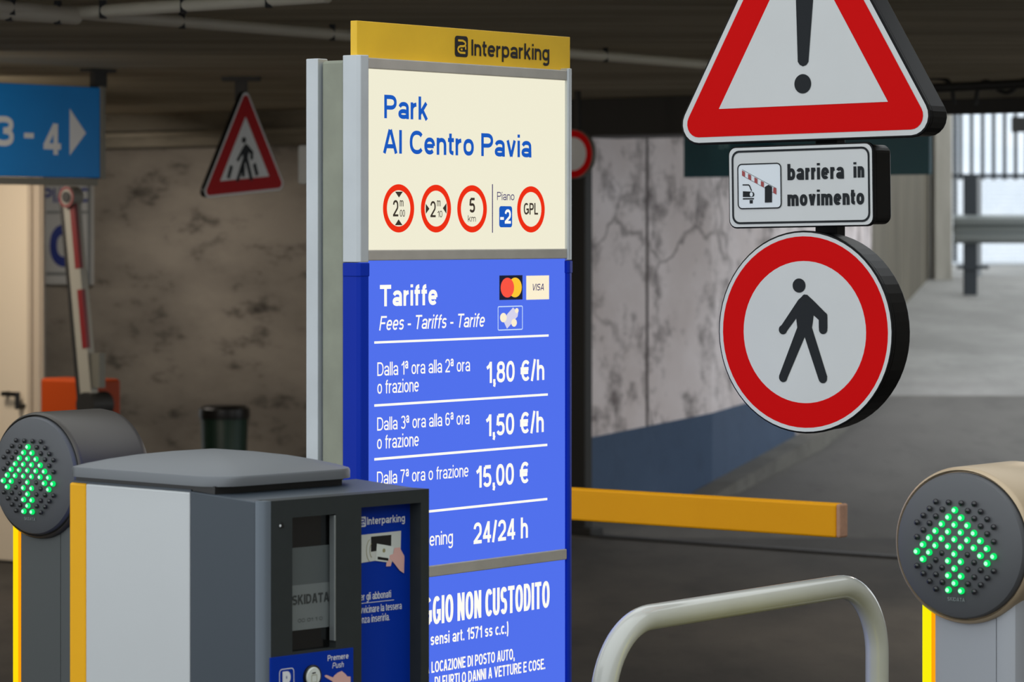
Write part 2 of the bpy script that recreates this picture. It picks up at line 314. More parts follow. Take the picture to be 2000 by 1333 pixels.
def glyph(c, W, t):
    L, R, B, T, m, X = t/2, W-t/2, t/2, 1-t/2, W/2, .73
    xt = X-t/2; rx = max(m-L, .02)
    def arch(x0, x1): return [(x0, xt-.3), *E((x0+x1)/2, xt-.24, (x1-x0)/2, .24, 180, 0), (x1, 0)]
    def bowl(x0=0): return (E(m, X/2, rx, X/2-L, 0, 342, 19), True)
    S = lambda *st: [(q if isinstance(q, tuple) and isinstance(q[1], bool) else (q, False)) for q in st]
    st = [(L, 0), (L, 1)]
    g = {
     'A': lambda: S([(L, 0), (m-t*.12, 1)], [(R, 0), (m+t*.12, 1)], [(W*.2, .3), (W*.8, .3)]),
     'C': lambda: S(E(W*.56, .5, W*.56-L, .5-L, 40, 320, 20)),
     'G': lambda: S(E(m, .5, rx, .5-L, 48, 330, 20), [(R, .12), (R, .5)], [(m, .45), (W, .45)]),
     'D': lambda: S(st, [(L, T), (W*.42, T), *E(W*.42, .5, R-W*.42, T-.5, 90, -90), (L, B)]),
     'E': lambda: S(st, [(L, T), (W, T)], [(L, .52), (W*.93, .52)], [(L, B), (W, B)]),
     'F': lambda: S(st, [(L, T), (W, T)], [(L, .5), (W*.88, .5)]),
     'H': lambda: S(st, [(R, 0), (R, 1)], [(L, .52), (R, .52)]),
     'I': lambda: S(st), 'l': lambda: S(st),
     'K': lambda: S(st, [(L, .36), (R-L*.4, 1)], [(W*.4, .6), (R, 0)]),
     'L': lambda: S(st, [(L, B), (W, B)]),
     'N': lambda: S(st, [(R, 0), (R, 1)], [(L, 1-t*.3), (R, t*.3)]),
     'O': lambda: S((E(m, .5, rx, .5-L, 0, 345, 23), True)),
     'P': lambda: S(st, [(L, T), (W*.5, T), *E(W*.5, (T+.46)/2, R-W*.5, (T-.46)/2, 90, -90), (L, .46)]),
     'R': lambda: S(st, [(L, T), (W*.5, T), *E(W*.5, (T+.48)/2, R-W*.5, (T-.48)/2, 90, -90), (L, .48)], [(W*.5, .48), (R, 0)]),
     'S': lambda: S([*E(m, (T+.51)/2, rx, (T-.51)/2, 25, 270, 16), *E(m, (B+.51)/2, rx, (.51-B)/2, 90, -155, 16)[1:]]),
     'T': lambda: S([(0, T), (W, T)], [(m, 0), (m, T)]),
     'U': lambda: S([(L, 1), (L, .36), *E(m, .34, rx, .34-L, 180, 360), (R, 1)]),
     'V': lambda: S([(L, 1), (m, t*.1)], [(R, 1), (m, t*.1)]),
     'Z': lambda: S([(0, T), (R, T)], [(R, T), (L, B)], [(0, B), (W, B)]),
     'a': lambda: S([(L+t*.05, X*.7), *E(m, xt-.17, rx*.95, .17, 155, 0), (R, 0)], (E(m*.98, X*.29, m*.98-L, X*.29-L, 0, 340, 17), True)),
     'b': lambda: S(st, bowl()), 'd': lambda: S([(R, 0), (R, 1)], bowl()),
     'c': lambda: S(E(W*.56, X/2, W*.56-L, X/2-L, 42, 318, 18)),
     'e': lambda: S([(L, X*.5), (R, X*.5)], E(m, X/2, rx, X/2-L, 0, 318, 18)),
     'f': lambda: S([(W*.42, 0), (W*.42, .78), *E(W, .8, W*.58, T-.8, 180, 100, 8)], [(0, X-L*.9), (W, X-L*.9)]),
     'g': lambda: S(bowl(), [(R, X), (R, -.06), *E(m, -.06, rx, .22-L*.3, 0, -150, 12)]),
     'h': lambda: S(st, arch(L, R)),
     'i': lambda: S([(L, 0), (L, X)], [(L, .86), (L, 1)]),
     'k': lambda: S(st, [(L, .24), (R-L*.3, X)], [(W*.38, .42), (R, 0)]),
     'm': lambda: S([(L, 0), (L, X)], arch(L, m), arch(m, R)),
     'n': lambda: S([(L, 0), (L, X)], arch(L, R)),
     'o': lambda: S(bowl()),
     'p': lambda: S([(L, -.27), (L, X)], bowl()),
     'r': lambda: S([(L, 0), (L, X)], [(L, xt-.3), *E(W*1.02, xt-.26, W*1.02-L, .26, 180, 95, 8)]),
     's': lambda: S([*E(m, (xt+X*.51)/2, rx, (xt-X*.51)/2, 25, 270, 14), *E(m, (B+X*.51)/2, rx, (X*.51-B)/2, 90, -155, 14)[1:]]),
     't': lambda: S([(W*.42, .93), (W*.42, .2), *E(W, .2, W*.58, .2-L, 180, 265, 8)], [(0, X-L*.9), (W, X-L*.9)]),
     'u': lambda: S([(R, 0), (R, X)], [(L, X), (L, .27), *E(m, .26, rx, .26-L, 180, 360), (R, .4)]),
     'v': lambda: S([(L, X), (m, t*.1)], [(R, X), (m, t*.1)]),
     'z': lambda: S([(0, xt), (R, xt)], [(R, xt), (L, B)], [(0, B), (W, B)]),
     '0': lambda: S((E(m, .5, rx, .5-L, 0, 345, 23), True)),
     '1': lambda: S([(R, 0), (R, 1)], [(0, .7), (R*.6, .8), (R, .97)]),
     '2': lambda: S([*E(m, T-.27, rx, .27, 172, -38, 16), (L+t*.1, B+t*.2)], [(0, B), (W, B)]),
     '3': lambda: S(E(m, (T+.52)/2, rx*.95, (T-.52)/2, 155, -90, 14), E(m, (B+.52)/2, rx, (.52-B)/2, 90, -155, 14)),
     '4': lambda: S([(W*.7, 0), (W*.7, 1)], [(W*.68, .97), (L*.8, .27)], [(0, .27), (W, .27)]),
     '5': lambda: S([(W*.94, T), (W*.17+L*.5, T)], [(W*.17+L*.5, T), (L*1.1, .47)], E(m, .32, rx, .32-L, 140, -155, 16)),
     '6': lambda: S((E(m, .31, rx, .31-L, 0, 342, 19), True), [*E(m, .6, rx, .4-L, 40, 180, 12), (L, .31)]),
     '7': lambda: S([(0, T), (R, T)], [(R, T), (m*1.05, .5), (W*.34, 0)]),
     '8': lambda: S((E(m, (T+.53)/2, rx*.9, (T-.53)/2, 0, 342, 19), True), (E(m, (B+.53)/2, rx, (.53-B)/2, 0, 342, 19), True)),
     '.': lambda: S([(L, 0), (L, t*1.05)]),
     ',': lambda: S([(L, -t*.2), (L, t*1.05)], [(L*1.5, t*.1), (L*.8, -t*1.1)]),
     '-': lambda: S([(0, .36), (W, .36)]),
     '/': lambda: S([(L*.7, -.02), (W-L*.7, 1.02)]),
     '(': lambda: S(E(W, .4, W-L, .66, 110, 250, 12)),
     ')': lambda: S(E(0, .4, W-L, .66, 70, -70, 12)),
     '€': lambda: S(E(W*.58, .5, W*.5-L, .5-L, 46, 314, 18), [(0, .58), (W*.86, .58)], [(0, .41), (W*.82, .41)]),
    }
    if c == 'ª':
        return [([(x, .45+y*.75) for x, y in p], cl) for p, cl in glyph('a', W, t*.9)]
    return g[c]()
def layout(s, t, k):
    """stroke list, x extents per character"""
    x = 0; out = []; starts = []; end = 0
    for c in s:
        starts.append(x)
        if c == ' ': x += .36*k; continue
        w = WID.get(c, .64); w = t if w is None else w*k
        out.append((c, x, w)); end = x+w; x = end+.10*k
    return out, starts, end
def write(mb, fr, s, x0, x1, base, top, y, bold=False, italic=False, prefix='', t=None):
    """lettering whose ends, baseline (at its left end) and capital height are measured on the photo"""
    a, z0 = fr.p(x0, base, y); b = fr.p(x1, base, y)[0]; cap = fr.p(x0, top, y)[1]-z0
    t = t or (.19 if bold else .125)
    if italic: cap_sh = .2
    target = (b-a)/cap-(.16 if italic else 0)
    e0 = layout(s, t, 0)[2]; e1 = layout(s, t, 1)[2]; k = (target-e0)/(e1-e0)
    full = prefix+s; out, starts, _ = layout(full, t, k); off = starts[len(prefix)]
    for c, x, w in out:
        for i, (pts, cl) in enumerate(glyph(c, w, t)):
            q = [((px-off+x)+(.22*pz if italic else 0), pz) for px, pz in pts]
            mb.stroke([(a+px*cap, z0+pz*cap) for px, pz in q], t*cap, y-.00005*i, cl)
    return mb
def lines(parent, mt, fr, y, *rows):
    for row in rows:
        kw = row[-1] if isinstance(row[-1], dict) else {}
        write(mb_ := MB(), fr, *[v for v in row if not isinstance(v, dict)], y, **kw); mb_.build('lettering', mt, parent)
EDIR, RDIR = 52.37, -38.0     # the two directions in which the place is built: lane axis and barrier axis

# ================================================================== the setting
ramp_z = lambda Y: max(0.0, .0526*(Y-18.3))
mb = MB(); mb.add([(-9, -12, 0), (12, -12, 0), (12, 18.3, 0), (-9, 18.3, 0), (-9, 23, 0), (.2, 18.3, 0), (.2, 23, 0)], [(0, 1, 2, 5, 3), (3, 5, 6, 4)])
struct(mb.build('floor', 'asphalt'), 'dark asphalt floor of the garage entrance', 'floor')
mb = MB(); mb.add([(.2, 18.3, 0), (18, 18.3, 0), (.2, 26, ramp_z(26)), (18, 25.5, ramp_z(25.5)), (.2, 26.12, ramp_z(26.12)), (18, 25.62, ramp_z(25.62)), (.2, 40, ramp_z(40)), (18, 40, ramp_z(40)), (.2, 48, ramp_z(40)+.1), (18, 48, ramp_z(40)+.1)], [(0, 1, 3, 2)])
mb.mat(2).f.append([2, 3, 5, 4]); mb.m.append(2); mb.f += [[4, 5, 7, 6], [6, 7, 9, 8]]; mb.m += [1, 1]
o = mb.build('trim_1', ['ramp_asphalt', 'ramp', 'kerb']); struct(o, 'worn grey ramp rising to the right towards daylight', 'ramp')
frP = Fr(1130, 18.5, RDIR)                      # line of the portal and of the left back wall
def onP(x, y): v = frP.O+frP.B @ Vector((x, y, 0)); return v.x, v.y
# ceiling slab
a = onP(-9, .6); b = onP(9, .6)
mb = MB(); mb.vprism([(-9, 9.2), (9, 9.2), b, a], 2.42, 2.75)
struct(mb.build('ceiling', 'ceiling'), 'low stained concrete ceiling with board marks', 'ceiling')
# left back wall, beam and lintel
mb = MB(); mb.vprism([onP(-9, .55), onP(-.46, .55), onP(-.46, .85), onP(-9, .85)], 0, 2.42)
struct(mb.build('wall_back', 'wall_grey'), 'stained grey concrete wall behind the crossing sign', 'wall')
mb = MB(); mb.vprism([onP(-9, .1), onP(-.12, .1), onP(-.4, .5), onP(-9, .5)], 2.215, 2.43); mb.vprism([onP(-9, -.02), onP(-.1, -.02), onP(-.1, .12), onP(-9, .12)], 2.27, 2.30)
struct(mb.build('trim_2', 'beam'), 'dark concrete beam along the top of the back wall', 'beam')
mb = MB(); mb.vprism([onP(-.1, -.08), onP(1.35, -.08), onP(1.35, .5), onP(-.1, .5)], 2.215, 2.43)
mb.vprism([onP(1.35, -.08), onP(7, -.08), onP(7, .02), onP(1.35, .02)], 2.285, 2.36)
mb.mat(1).vprism([onP(1.35, .02), onP(7, .02), onP(7, .5), onP(1.35, .5)], 2.36, 2.43)
struct(mb.build('trim_3', ['steel_dark', 'beam']), 'dark steel lintel over the ramp opening', 'lintel')
x0, x1 = frP.x(1117), frP.x(1153)
mb = MB(); mb.box(x0, x1, -.05, .02, 0, 2.215); mb.box(x0-.03, x1+.07, -.09, .03, 0, .05)
o = mb.build('trim_4', 'steel_dark', bevel=.006); o.matrix_world = Matrix.Translation(frP.O) @ frP.B.to_4x4(); struct(o, 'dark steel post at the left side of the ramp opening', 'post')
# threshold channel across the lane
mb = MB(); mb.box(0, 6, -.09, .0, .001, .012)
o = mb.build('trim_5', 'steel_dark'); o.matrix_world = Matrix.Translation(frP.O) @ frP.B.to_4x4(); struct(o, 'dark drain channel across the foot of the ramp', 'drain')
# white wall along the ramp
WP = [(.34, 18.82), (1.21, 20.2), (1.94, 22.5), (2.55, 25.0), (2.98, 27.6)]
def wallstrip(mb, P, zb, zt, th, lift=0.0):
    off = []
    for i in range(len(P)):
        d = Vector(P[min(i+1, len(P)-1)])-Vector(P[max(i-1, 0)]); d.normalize(); off.append(Vector((-d.y, d.x)))
    fr_ = [Vector(p)-o*lift for p, o in zip(P, off)]; bk = [Vector(p)+o*th for p, o in zip(P, off)]
    n = len(P); vs = []
    for i in range(n):
        vs += [(fr_[i].x, fr_[i].y, zb[i]), (fr_[i].x, fr_[i].y, zt[i]), (bk[i].x, bk[i].y, zt[i]), (bk[i].x, bk[i].y, zb[i])]
    fs = [(4*i, 4*i+4, 4*i+5, 4*i+1) for i in range(n-1)]+[(4*i+1, 4*i+5, 4*i+6, 4*i+2) for i in range(n-1)]+[(4*i+2, 4*i+6, 4*i+7, 4*i+3) for i in range(n-1)]+[(0, 1, 2, 3), (4*n-4, 4*n-1, 4*n-2, 4*n-3)]
    return mb.add(vs, fs)
w = wallstrip(MB(), WP, [0]*5, [3.4]*5, .3).build('wall_right', 'wall_white')
struct(w, 'worn whitewashed wall with blue band along the ramp', 'wall')
BP = WP[:2]+[(1.58, 21.35), (1.90, 22.36)]
wallstrip(MB(), BP, [0]*4, [.50, .585, .61, .63], .02, .006).build('painted_band', 'band', w, label='slate blue painted lower band')
for t_ in (.12, .52):
    c_ = Vector(WP[0]).lerp(Vector(WP[1]), t_) if t_ < .2 else Vector(WP[0]).lerp(Vector(WP[1]), t_); dd = (Vector(WP[1])-Vector(WP[0])).normalized(); nn = Vector((dd.y, -dd.x))
    q4 = [c_-dd*.012-nn*.01, c_-dd*.012+nn*.003, c_+dd*.012+nn*.003, c_+dd*.012-nn*.01]
    mb = MB(); mb.vprism([(p.x, p.y) for p in q4][::-1], 0, 3.3); mb.build('panel_joint', 'joint', w, label='dark vertical panel joint')
KP = [(1.0, 19.85), (1.21, 20.2), (1.94, 22.5), (2.55, 25.0), (2.98, 27.6)]
k_ = wallstrip(MB(), KP, [0]*5, [ramp_z(p[1])+.10*min(1, i/1.5)+.004 for i, p in enumerate(KP)], .0, .16).build('trim_6', 'kerb'); struct(k_, 'grey concrete kerb curving up beside the ramp', 'kerb')
FP = [(2.98, 27.6), (3.72, 33), (5.02, 40)]
o = wallstrip(MB(), FP, [0]*3, [3.4]*3, .3).build('wall_far', 'wall_far'); struct(o, 'raw streaked concrete wall at the top of the ramp', 'wall')
mb = MB(); mb.box(5.03, 5.24, 39.6, 40.2, .5, 3.4)
struct(mb.build('trim_7', 'pillar_daylit', bevel=.01), 'concrete pillar coloured pale as daylit beside the bright ramp exit', 'pillar')
# unseen roof over the lower ramp, cut short so daylight reaches the wall
mb = MB(); mb.vprism([onP(-.2, .5), onP(4.6, .5), (4.4, 21.5), (0, 21.5)], 3.4, 3.6); mb.vprism([onP(-.2, .4), onP(9, .4), onP(9, .5), onP(-.2, .5)], 2.43, 3.6)
struct(mb.build('trim_8', 'beam'), 'unseen concrete roof slab over the foot of the ramp, cut short for daylight', 'roof')
# side walls of the garage
for nm, x in (('wall_left', -8.8), ('wall_side', 8.8)):
    y1 = 24.5 if x < 0 else 13
    mb = MB(); mb.box(x-.2, x+.2, 9.2, y1, 0, 2.42); struct(mb.build(nm, 'wall_grey'), 'grey side wall of the garage', 'wall')
mb = MB(); mb.box(3.6, 3.9, -9, 10, 0, 3.3); struct(mb.build('wall_blocker', 'wall_grey'), 'unseen grey wall added at the right to darken right-facing surfaces', 'wall')  # unseen wall added to block sky light from the right
# room with the door at the left
frD = Fr(84, 16.8, RDIR)
xl = frD.x(-700)
def onD(x, y): v = frD.O+frD.B @ Vector((x, y, 0)); return v.x, v.y
rx_ = onD(-.001, 0)
mb = MB(); k = 1.18
mb.vprism([onD(-.9, 0), onD(-6.7, 0), (onD(-6.7, 0)[0]-.3, onD(-6.7, 0)[1]+.6), (rx_[0]*k-.05, rx_[1]*k), rx_, onD(-.015, .0), onD(-.015, .03), onD(-.9, .03)][::-1], 0, 2.42)
struct(mb.build('wall_entrance', 'door_frame'), 'beige wall around the cream door at the left edge', 'wall')
D = frD.root('door_1', 'cream metal door with black lever handle at the left edge', 'door'); D['kind'] = 'structure'
mb = MB(); mb.box(-.88, frD.x(60), -.012, .025, .01, 2.05); mb.build('door_leaf', 'door', D, bevel=.004)
mb = MB(); mb.box(frD.x(61), frD.x(68), -.03, .02, 0, 2.1); mb.box(frD.x(70), frD.x(82), -.02, .02, 0, 2.1); mb.box(-.98, frD.x(61), -.03, .02, 2.06, 2.12); mb.build('door_frame', 'door_frame', D, bevel=.003)
mb = MB(); xh, zh = frD.p(34, 771, -.06); mb.tube([(xh-.11, -.06, zh), (xh-.02, -.06, zh), (xh, -.06, zh-.005)], .012); mb.tube([(xh-.0, -.06, zh+.012), (xh, -.06, zh-.075)], .013); mb.tube([(xh, -.06, zh-.06), (xh, -.01, zh-.06)], .012)
mb.tube([(xh-.11, -.06, zh), (xh-.11, -.01, zh)], .012)
mb.build('door_handle', 'black', D, smooth=True, label='black lever handle')
# garage entrance beam that carries the hanging signs (above the picture)
mb = MB(); mb.box(-4, 5, 6.85, 7.25, 2.62, 2.95)
struct(mb.build('trim_9', 'beam'), 'concrete beam above the hanging road signs', 'beam')
for x in (-4.2, 4.8):
    mb = MB(); mb.box(x, x+.4, 6.85, 7.25, 0, 2.62) ; struct(mb.build('trim_10' if x < 0 else 'trim_11', 'beam'), 'concrete pillar under the entrance beam', 'pillar')

# ================================================================== the illuminated price totem
fr = Fr(715, 6.667, EDIR)
T = fr.root('price_totem', 'tall illuminated totem with yellow header, cream panel and blue price panels', 'sign')
xL, xR = fr.x(699), fr.x(1116); xi, xo = 0.0, fr.x(1103.5)
zt = fr.z(700, 107); zs = fr.z(700, 513)
for (a, b, nm) in ((xL, xi, 'l'), (xo, xR, 'r')):
    prof = [(a, .040), (a, .004), (a+.004, -.004), (b-.004, -.010), (b, -.006), (b, .040)]
    if nm == 'r': prof = [(a, .040), (a, -.006), (a+.004, -.010), (b-.004, -.004), (b, .004), (b, .040)]
    z_ = zs if nm == 'l' else fr.z(1110, 527)
    mb = MB(); mb.vprism(prof, zs, zt); mb.build('upper_profile', 'alu', T, bevel=.0015, label='silver aluminium edge profile')
    mb = MB(); mb.vprism(prof, .0, zs-.001); mb.vprism([(x+(.0015 if x > (a+b)/2 else -.0015), y-.001) for x, y in prof], zs-.028, zs-.001)
    mb.build('lower_profile', 'blue_frame', T, bevel=.0015, label='blue lacquered edge profile')
zc = fr.z(640, 112)
mb = MB(); mb.box(xL+.006, xR-.006, .041, .101, .0, zc+.0); mb.build('core_board', 'sage', T, bevel=.006, label='sage grey board between the profiles')
for a, b in ((xL-.001, xL+.03), (xR-.03, xR)):
    mb = MB(); mb.vprism([(a, .105), (b, .105), (b, .137), (a, .137)], .0, zt-.004); mb.build('rear_profile', 'alu', T, bevel=.002, label='silver rear edge profile')
mb = MB(); mb.box(xL+.03, xR-.03, .11, .13, .0, zt-.03); mb.build('rear_panel', 'lit_blue', T)
# cross bars
for n, (pa, pb, px) in enumerate(((112.5, 134, 716), (488.5, 509.5, 716), (1074, 1095, 1090))):
    za, zb = fr.z(px, pa), fr.z(px, pb)
    mb = MB(); mb.box(xi+.0005, xo-.0005, -.006, .03, zb, za); mb.build('crossbar', 'alu_dark', T, bevel=.002)
    if n == 0: ztop = zb
    if n == 1: zmid = (za, zb)
    if n == 2: zlow = (za, zb)
# header board
yh = .012
xa, xb = fr.x(697, yh), fr.x(1113.5, yh); zh = fr.z(697, 40, yh)
mb = MB(); mb.box(xa, xb, yh, yh+.017, zt-.05, zh); hb = mb.build('header_board', 'yellow_board', T, bevel=.001)
mb = MB(); write(mb, fr, 'Interparking', 921, 1073, 108.5, 77, yh-.001, t=.175); mb.build('lettering', 'ink', hb)
mb = MB(); a, z0 = fr.p(888.5, 110, yh-.0008); b, z1 = fr.p(914, 71, yh-.0008)
z1 = fr.z(888.5, 69.5, yh); z0 = fr.z(888.5, 110.5, yh)
mb.flat(rrect(a, b, z0, z1, (b-a)*.16), yh-.0008); mb.mat(1)
def logo(mb, x0, x1, z0, z1, y):
    q = lambda u, v: (x0+(x1-x0)*u, z0+(z1-z0)*v)
    t = (z1-z0)*.10
    mb.stroke([q(.22, .78), q(.58, .78), q(.76, .72), q(.80, .64), q(.76, .56), q(.64, .52), q(.40, .51), q(.26, .45), q(.21, .36), q(.26, .26), q(.40, .20), q(.78, .20)], t, y)
    mb.stroke([q(.80, .52), q(.80, .36)], t*.9, y-.00005); mb.stroke([q(.42, .36), q(.56, .36)], t*.9, y)
logo(mb, a, b, z0, z1, yh-.0016); mb.build('logo_badge', ['ink', 'yellow_board'], hb)
# cream name panel
Y = .0
mb = MB(); mb.box(xi, xo, Y, Y+.02, zmid[0], ztop); cp = mb.build('name_panel', 'lit_cream', T)
y = Y-.0008
lines(cp, 'lit_navy_text', fr, y,
      ('Park', 750.5, 836, 231, 185, dict(t=.178)),
      ('Al Centro Pavia', 748, 1038, 299.4, 252.8, dict(t=.178)))
def ringsign(nm, x0, x1, y0, y1):
    a, za = fr.p(x0, (y0+y1)/2, y); b = fr.x(x1, y); cx = (a+b)/2; pm = (x0+x1)/2
    z1, z0 = fr.z(pm, y0, y), fr.z(pm, y1, y); r = (z1-z0)/2; rx = (b-a)/2; cz = (z0+z1)/2
    mb = MB(); mb.ring(circ(cx, cz, rx, 48, r), circ(cx, cz, rx*.75, 48, r*.75), y); return mb
def zz(*pts): return [(720+a*.19, 340+b*.19) for a, b in pts]
y2 = y-.0006
mb = ringsign('', 748, 809, 360, 454.5); mb.mat(1)
write(mb, fr, '2', 767.5, 778, 423, 391, y, t=.13); write(mb, fr, 'm', 781, 788, 403.5, 387, y, t=.11); write(mb, fr, '00', 781, 791, 423.5, 410, y, t=.12)
mb.flat(fr.poly(zz((272, 182), (312, 243), (352, 182)), y2), y2); mb.flat(fr.poly(zz((270, 527), (348, 527), (308, 466)), y2), y2)
mb.build('height_limit_symbol', ['lit_red', 'lit_dark'], cp)
mb = ringsign('', 822, 881, 361, 454.5); mb.mat(1)
write(mb, fr, '2', 840.6, 851, 424.5, 393, y, t=.13); write(mb, fr, 'm', 853.6, 860.6, 403.2, 387.5, y, t=.11); write(mb, fr, '10', 854.5, 864, 424.7, 411.8, y, t=.12)
mb.flat(fr.poly(zz((587, 305), (587, 412), (625, 358)), y2), y2); mb.flat(fr.poly(zz((800, 300), (762, 352), (800, 410)), y2), y2)
mb.build('width_limit_symbol', ['lit_red', 'lit_dark'], cp)
mb = ringsign('', 893, 951, 362, 454.5); mb.mat(1)
write(mb, fr, '5', 916.6, 927.8, 415.6, 386.5, y, bold=True, t=.17); write(mb, fr, 'km', 914, 929.3, 433.2, 420.5, y, t=.12)
mb.build('speed_limit_symbol', ['lit_red', 'lit_dark'], cp)
mb = ringsign('', 1010, 1064, 364, 454.5); mb.mat(1)
write(mb, fr, 'GPL', 1023, 1050.8, 419.4, 396.6, y, t=.16); mb.build('gas_limit_symbol', ['lit_red', 'lit_dark'], cp)
mb = MB(); a, b = fr.x(961, y), fr.x(962.8, y); mb.flat([(a, fr.z(962, 455, y)), (b, fr.z(962, 455, y)), (b, fr.z(962, 360, y)), (a, fr.z(962, 360, y))], y)
write(mb, fr, 'Piano', 971, 1004.7, 391, 375, y, t=.12)
mb.mat(1); a, b = fr.x(975, y), fr.x(1000.3, y); mb.flat(rrect(a, b, fr.z(975, 444.3, y), fr.z(975, 402.8, y), (b-a)*.14), y)
mb.mat(2); write(mb, fr, '-2', 977, 997.8, 437, 409, y2, t=.19); mb.build('floor_symbol', ['lit_violet', 'lit_navy_text', 'lit_white'], cp)
# blue price panel
mb = MB(); mb.box(xi, xo, Y, Y+.02, zlow[0], zmid[1]); bp_ = mb.build('price_panel', 'lit_blue', T)
lines(bp_, 'lit_white', fr, y,
      ('Tariffe', 742, 854.5, 599, 557, dict(bold=True)),
      ('Fees - Tariffs - Tarife', 740.5, 948, 646, 618, dict(italic=True, t=.13)),
      ('Dalla 1ª ora alla 2ª ora', 737, 918, 735, 708.3, dict(t=.115)),
      ('o frazione', 737, 818, 770, 743, dict(t=.115)),
      ('1,80 €/h', 951, 1063, 749, 707.5, dict(bold=True, t=.165)),
      ('Dalla 3ª ora alla 6ª ora', 736.7, 917, 842, 816, dict(t=.115)),
      ('o frazione', 736.5, 818, 878, 851, dict(t=.115)),
      ('1,50 €/h', 950, 1062, 853, 810.5, dict(bold=True, t=.165)),
      ('Dalla 7ª ora o frazione', 736.3, 915, 948, 922, dict(t=.115)),
      ('15,00 €', 931, 1033, 953.8, 911, dict(bold=True, t=.165)),
      ('24/24 h', 925, 1031, 1063.6, 1022, dict(bold=True, t=.165)),
      ('ening', 839, 884.5, 1067.5, 1040.5, dict(t=.12, prefix='Op')))
for (xa_, xb_, yr, th) in ((731, 1071.5, 655.7, 4.6), (731, 1070, 771, 4.8), (731, 1069, 869.5, 5), (731, 1069, 975.3, 5)):
    mb = MB(); zz0 = fr.z(xb_, yr, y); a, b = fr.x(xa_, y), fr.x(xb_, y); h = th*.00051
    mb.flat([(a, zz0-h), (b, zz0-h), (b, zz0+h), (a, zz0+h)], y); mb.build('divider_line', 'lit_white', bp_)
def quad(x0, x1, y0, y1, yy): z0, z1 = fr.z(x0, y1, yy), fr.z(x0, y0, yy); a, b = fr.x(x0, yy), fr.x(x1, yy); return a, b, z0, z1
mb = MB(); a, b, z0, z1 = quad(975.3, 1020.5, 538.5, 586.5, y); mb.flat([(a, z0), (b, z0), (b, z1), (a, z1)], y)
r = (z1-z0)*.405; cz = (z0+z1)/2; w_ = b-a
mb.mat(2).disc(a+w_*.67, cz, w_*.29, y-.0005, r); mb.mat(1).disc(a+w_*.33, cz, w_*.29, y-.001, r)
mb.build('card_badge', ['lit_card_black', 'lit_card_red', 'lit_card_yellow'], bp_, label='black square with red and yellow discs')
mb = MB(); a, b, z0, z1 = quad(1027.8, 1072.4, 539, 586, y); mb.flat([(a, z0), (b, z0), (b, z1), (a, z1)], y)
mb.mat(1); write(mb, fr, 'VISA', 1038.7, 1063.4, 568, 554.8, y-.0006, italic=True, t=.15); mb.build('card_badge', ['lit_card_cream', 'lit_violet'], bp_, label='cream square card badge')
mb = MB(); a, b, z0, z1 = quad(972.8, 1020.4, 599.5, 645.3, y)
c_ = rrect(a, b, z0, z1, .003); mb.stroke(c_, .0022, y, True); mb.mat(1)
q3 = lambda pts: [(a+(b-a)*(u-120)/455, z0+(z1-z0)*(1185-v)/445) for u, v in pts]
mb.flat(q3([(290, 885), (225, 1030), (285, 1165), (370, 1070), (485, 935), (495, 870), (400, 762)]), y)
for (u, v, r1) in ((215, 950, 62), (415, 1055, 52), (465, 825, 34)):
    c = q3([(u, v)])[0]; mb.mat(2).disc(c[0], c[1], r1/455*(b-a), y-.0005, r1*1.45/445*(z1-z0))
mb.build('cash_badge', ['lit_line', 'lit_pale', 'lit_card_cream'], bp_, label='outlined badge with pale note and coins')
# blue notice panel
mb = MB(); mb.box(xi, xo, Y, Y+.02, .35, zlow[1]); np_ = mb.build('notice_panel', 'lit_blue', T)
lines(np_, 'lit_white', fr, y,
      ('GIO NON CUSTODITO', 845.3, 1073.5, 1221, 1166, dict(bold=True, t=.155, prefix='PARCHEG')),
      ('sensi art. 1571 ss c.c.)', 841, 993, 1261.7, 1238, dict(bold=True, t=.16, prefix='(Ai ')),
      ('LOCAZIONE DI POSTO AUTO,', 842.7, 1005, 1315.5, 1293.5, dict(bold=True, t=.16, prefix='LA ')),
      ('O DANNI A VETTURE E COSE.', 902, 1065, 1335.5, 1314, dict(bold=True, t=.16, prefix='DI FURTI ')))
mb = MB(); mb.box(xi, xo, -.003, .03, .0, .35); mb.build('base_panel', 'blue_frame', T)

# ================================================================== the ticket machine
fr = Fr(513, 5.5, 46.45)
T = fr.root('ticket_machine', 'grey and yellow ticket machine with dark screen front before the totem', 'ticket machine')
def yside(px, yy=0.0):                            # depth along the left side (x = 0) seen at column px
    k = (px-CX)/F; u, v = fr.B.col[0], fr.B.col[1]; return -(fr.O.x-k*fr.O.y)/(v.x-k*v.y)
yA, yB, yC, yS = yside(371), yside(167), yside(135), yside(498)
Wd = fr.x(838); zT = 1.235
zsil = H-(962-HY)/F*(5.5+.689*yA)
mb = MB(); mb.box(.004, Wd-.03, yA+.002, yC-.004, 0, zsil+.004); mb.build('inner_body', 'dark_case', T)
mb = MB(); mb.box(0, .02, yA+.001, yB, .05, zsil); mb.build('side_panel', 'silver', T, bevel=.003, label='brushed silver side panel')
mb = MB(); mb.box(0, .03, yB, yC, .05, zsil); mb.build('edge_strip', 'yellow', T, bevel=.004, label='yellow vertical strip')
mb = MB(); mb.box(Wd-.05, Wd-.03, yA+.002, yC, .05, zsil); mb.build('side_panel', 'silver', T, bevel=.003)
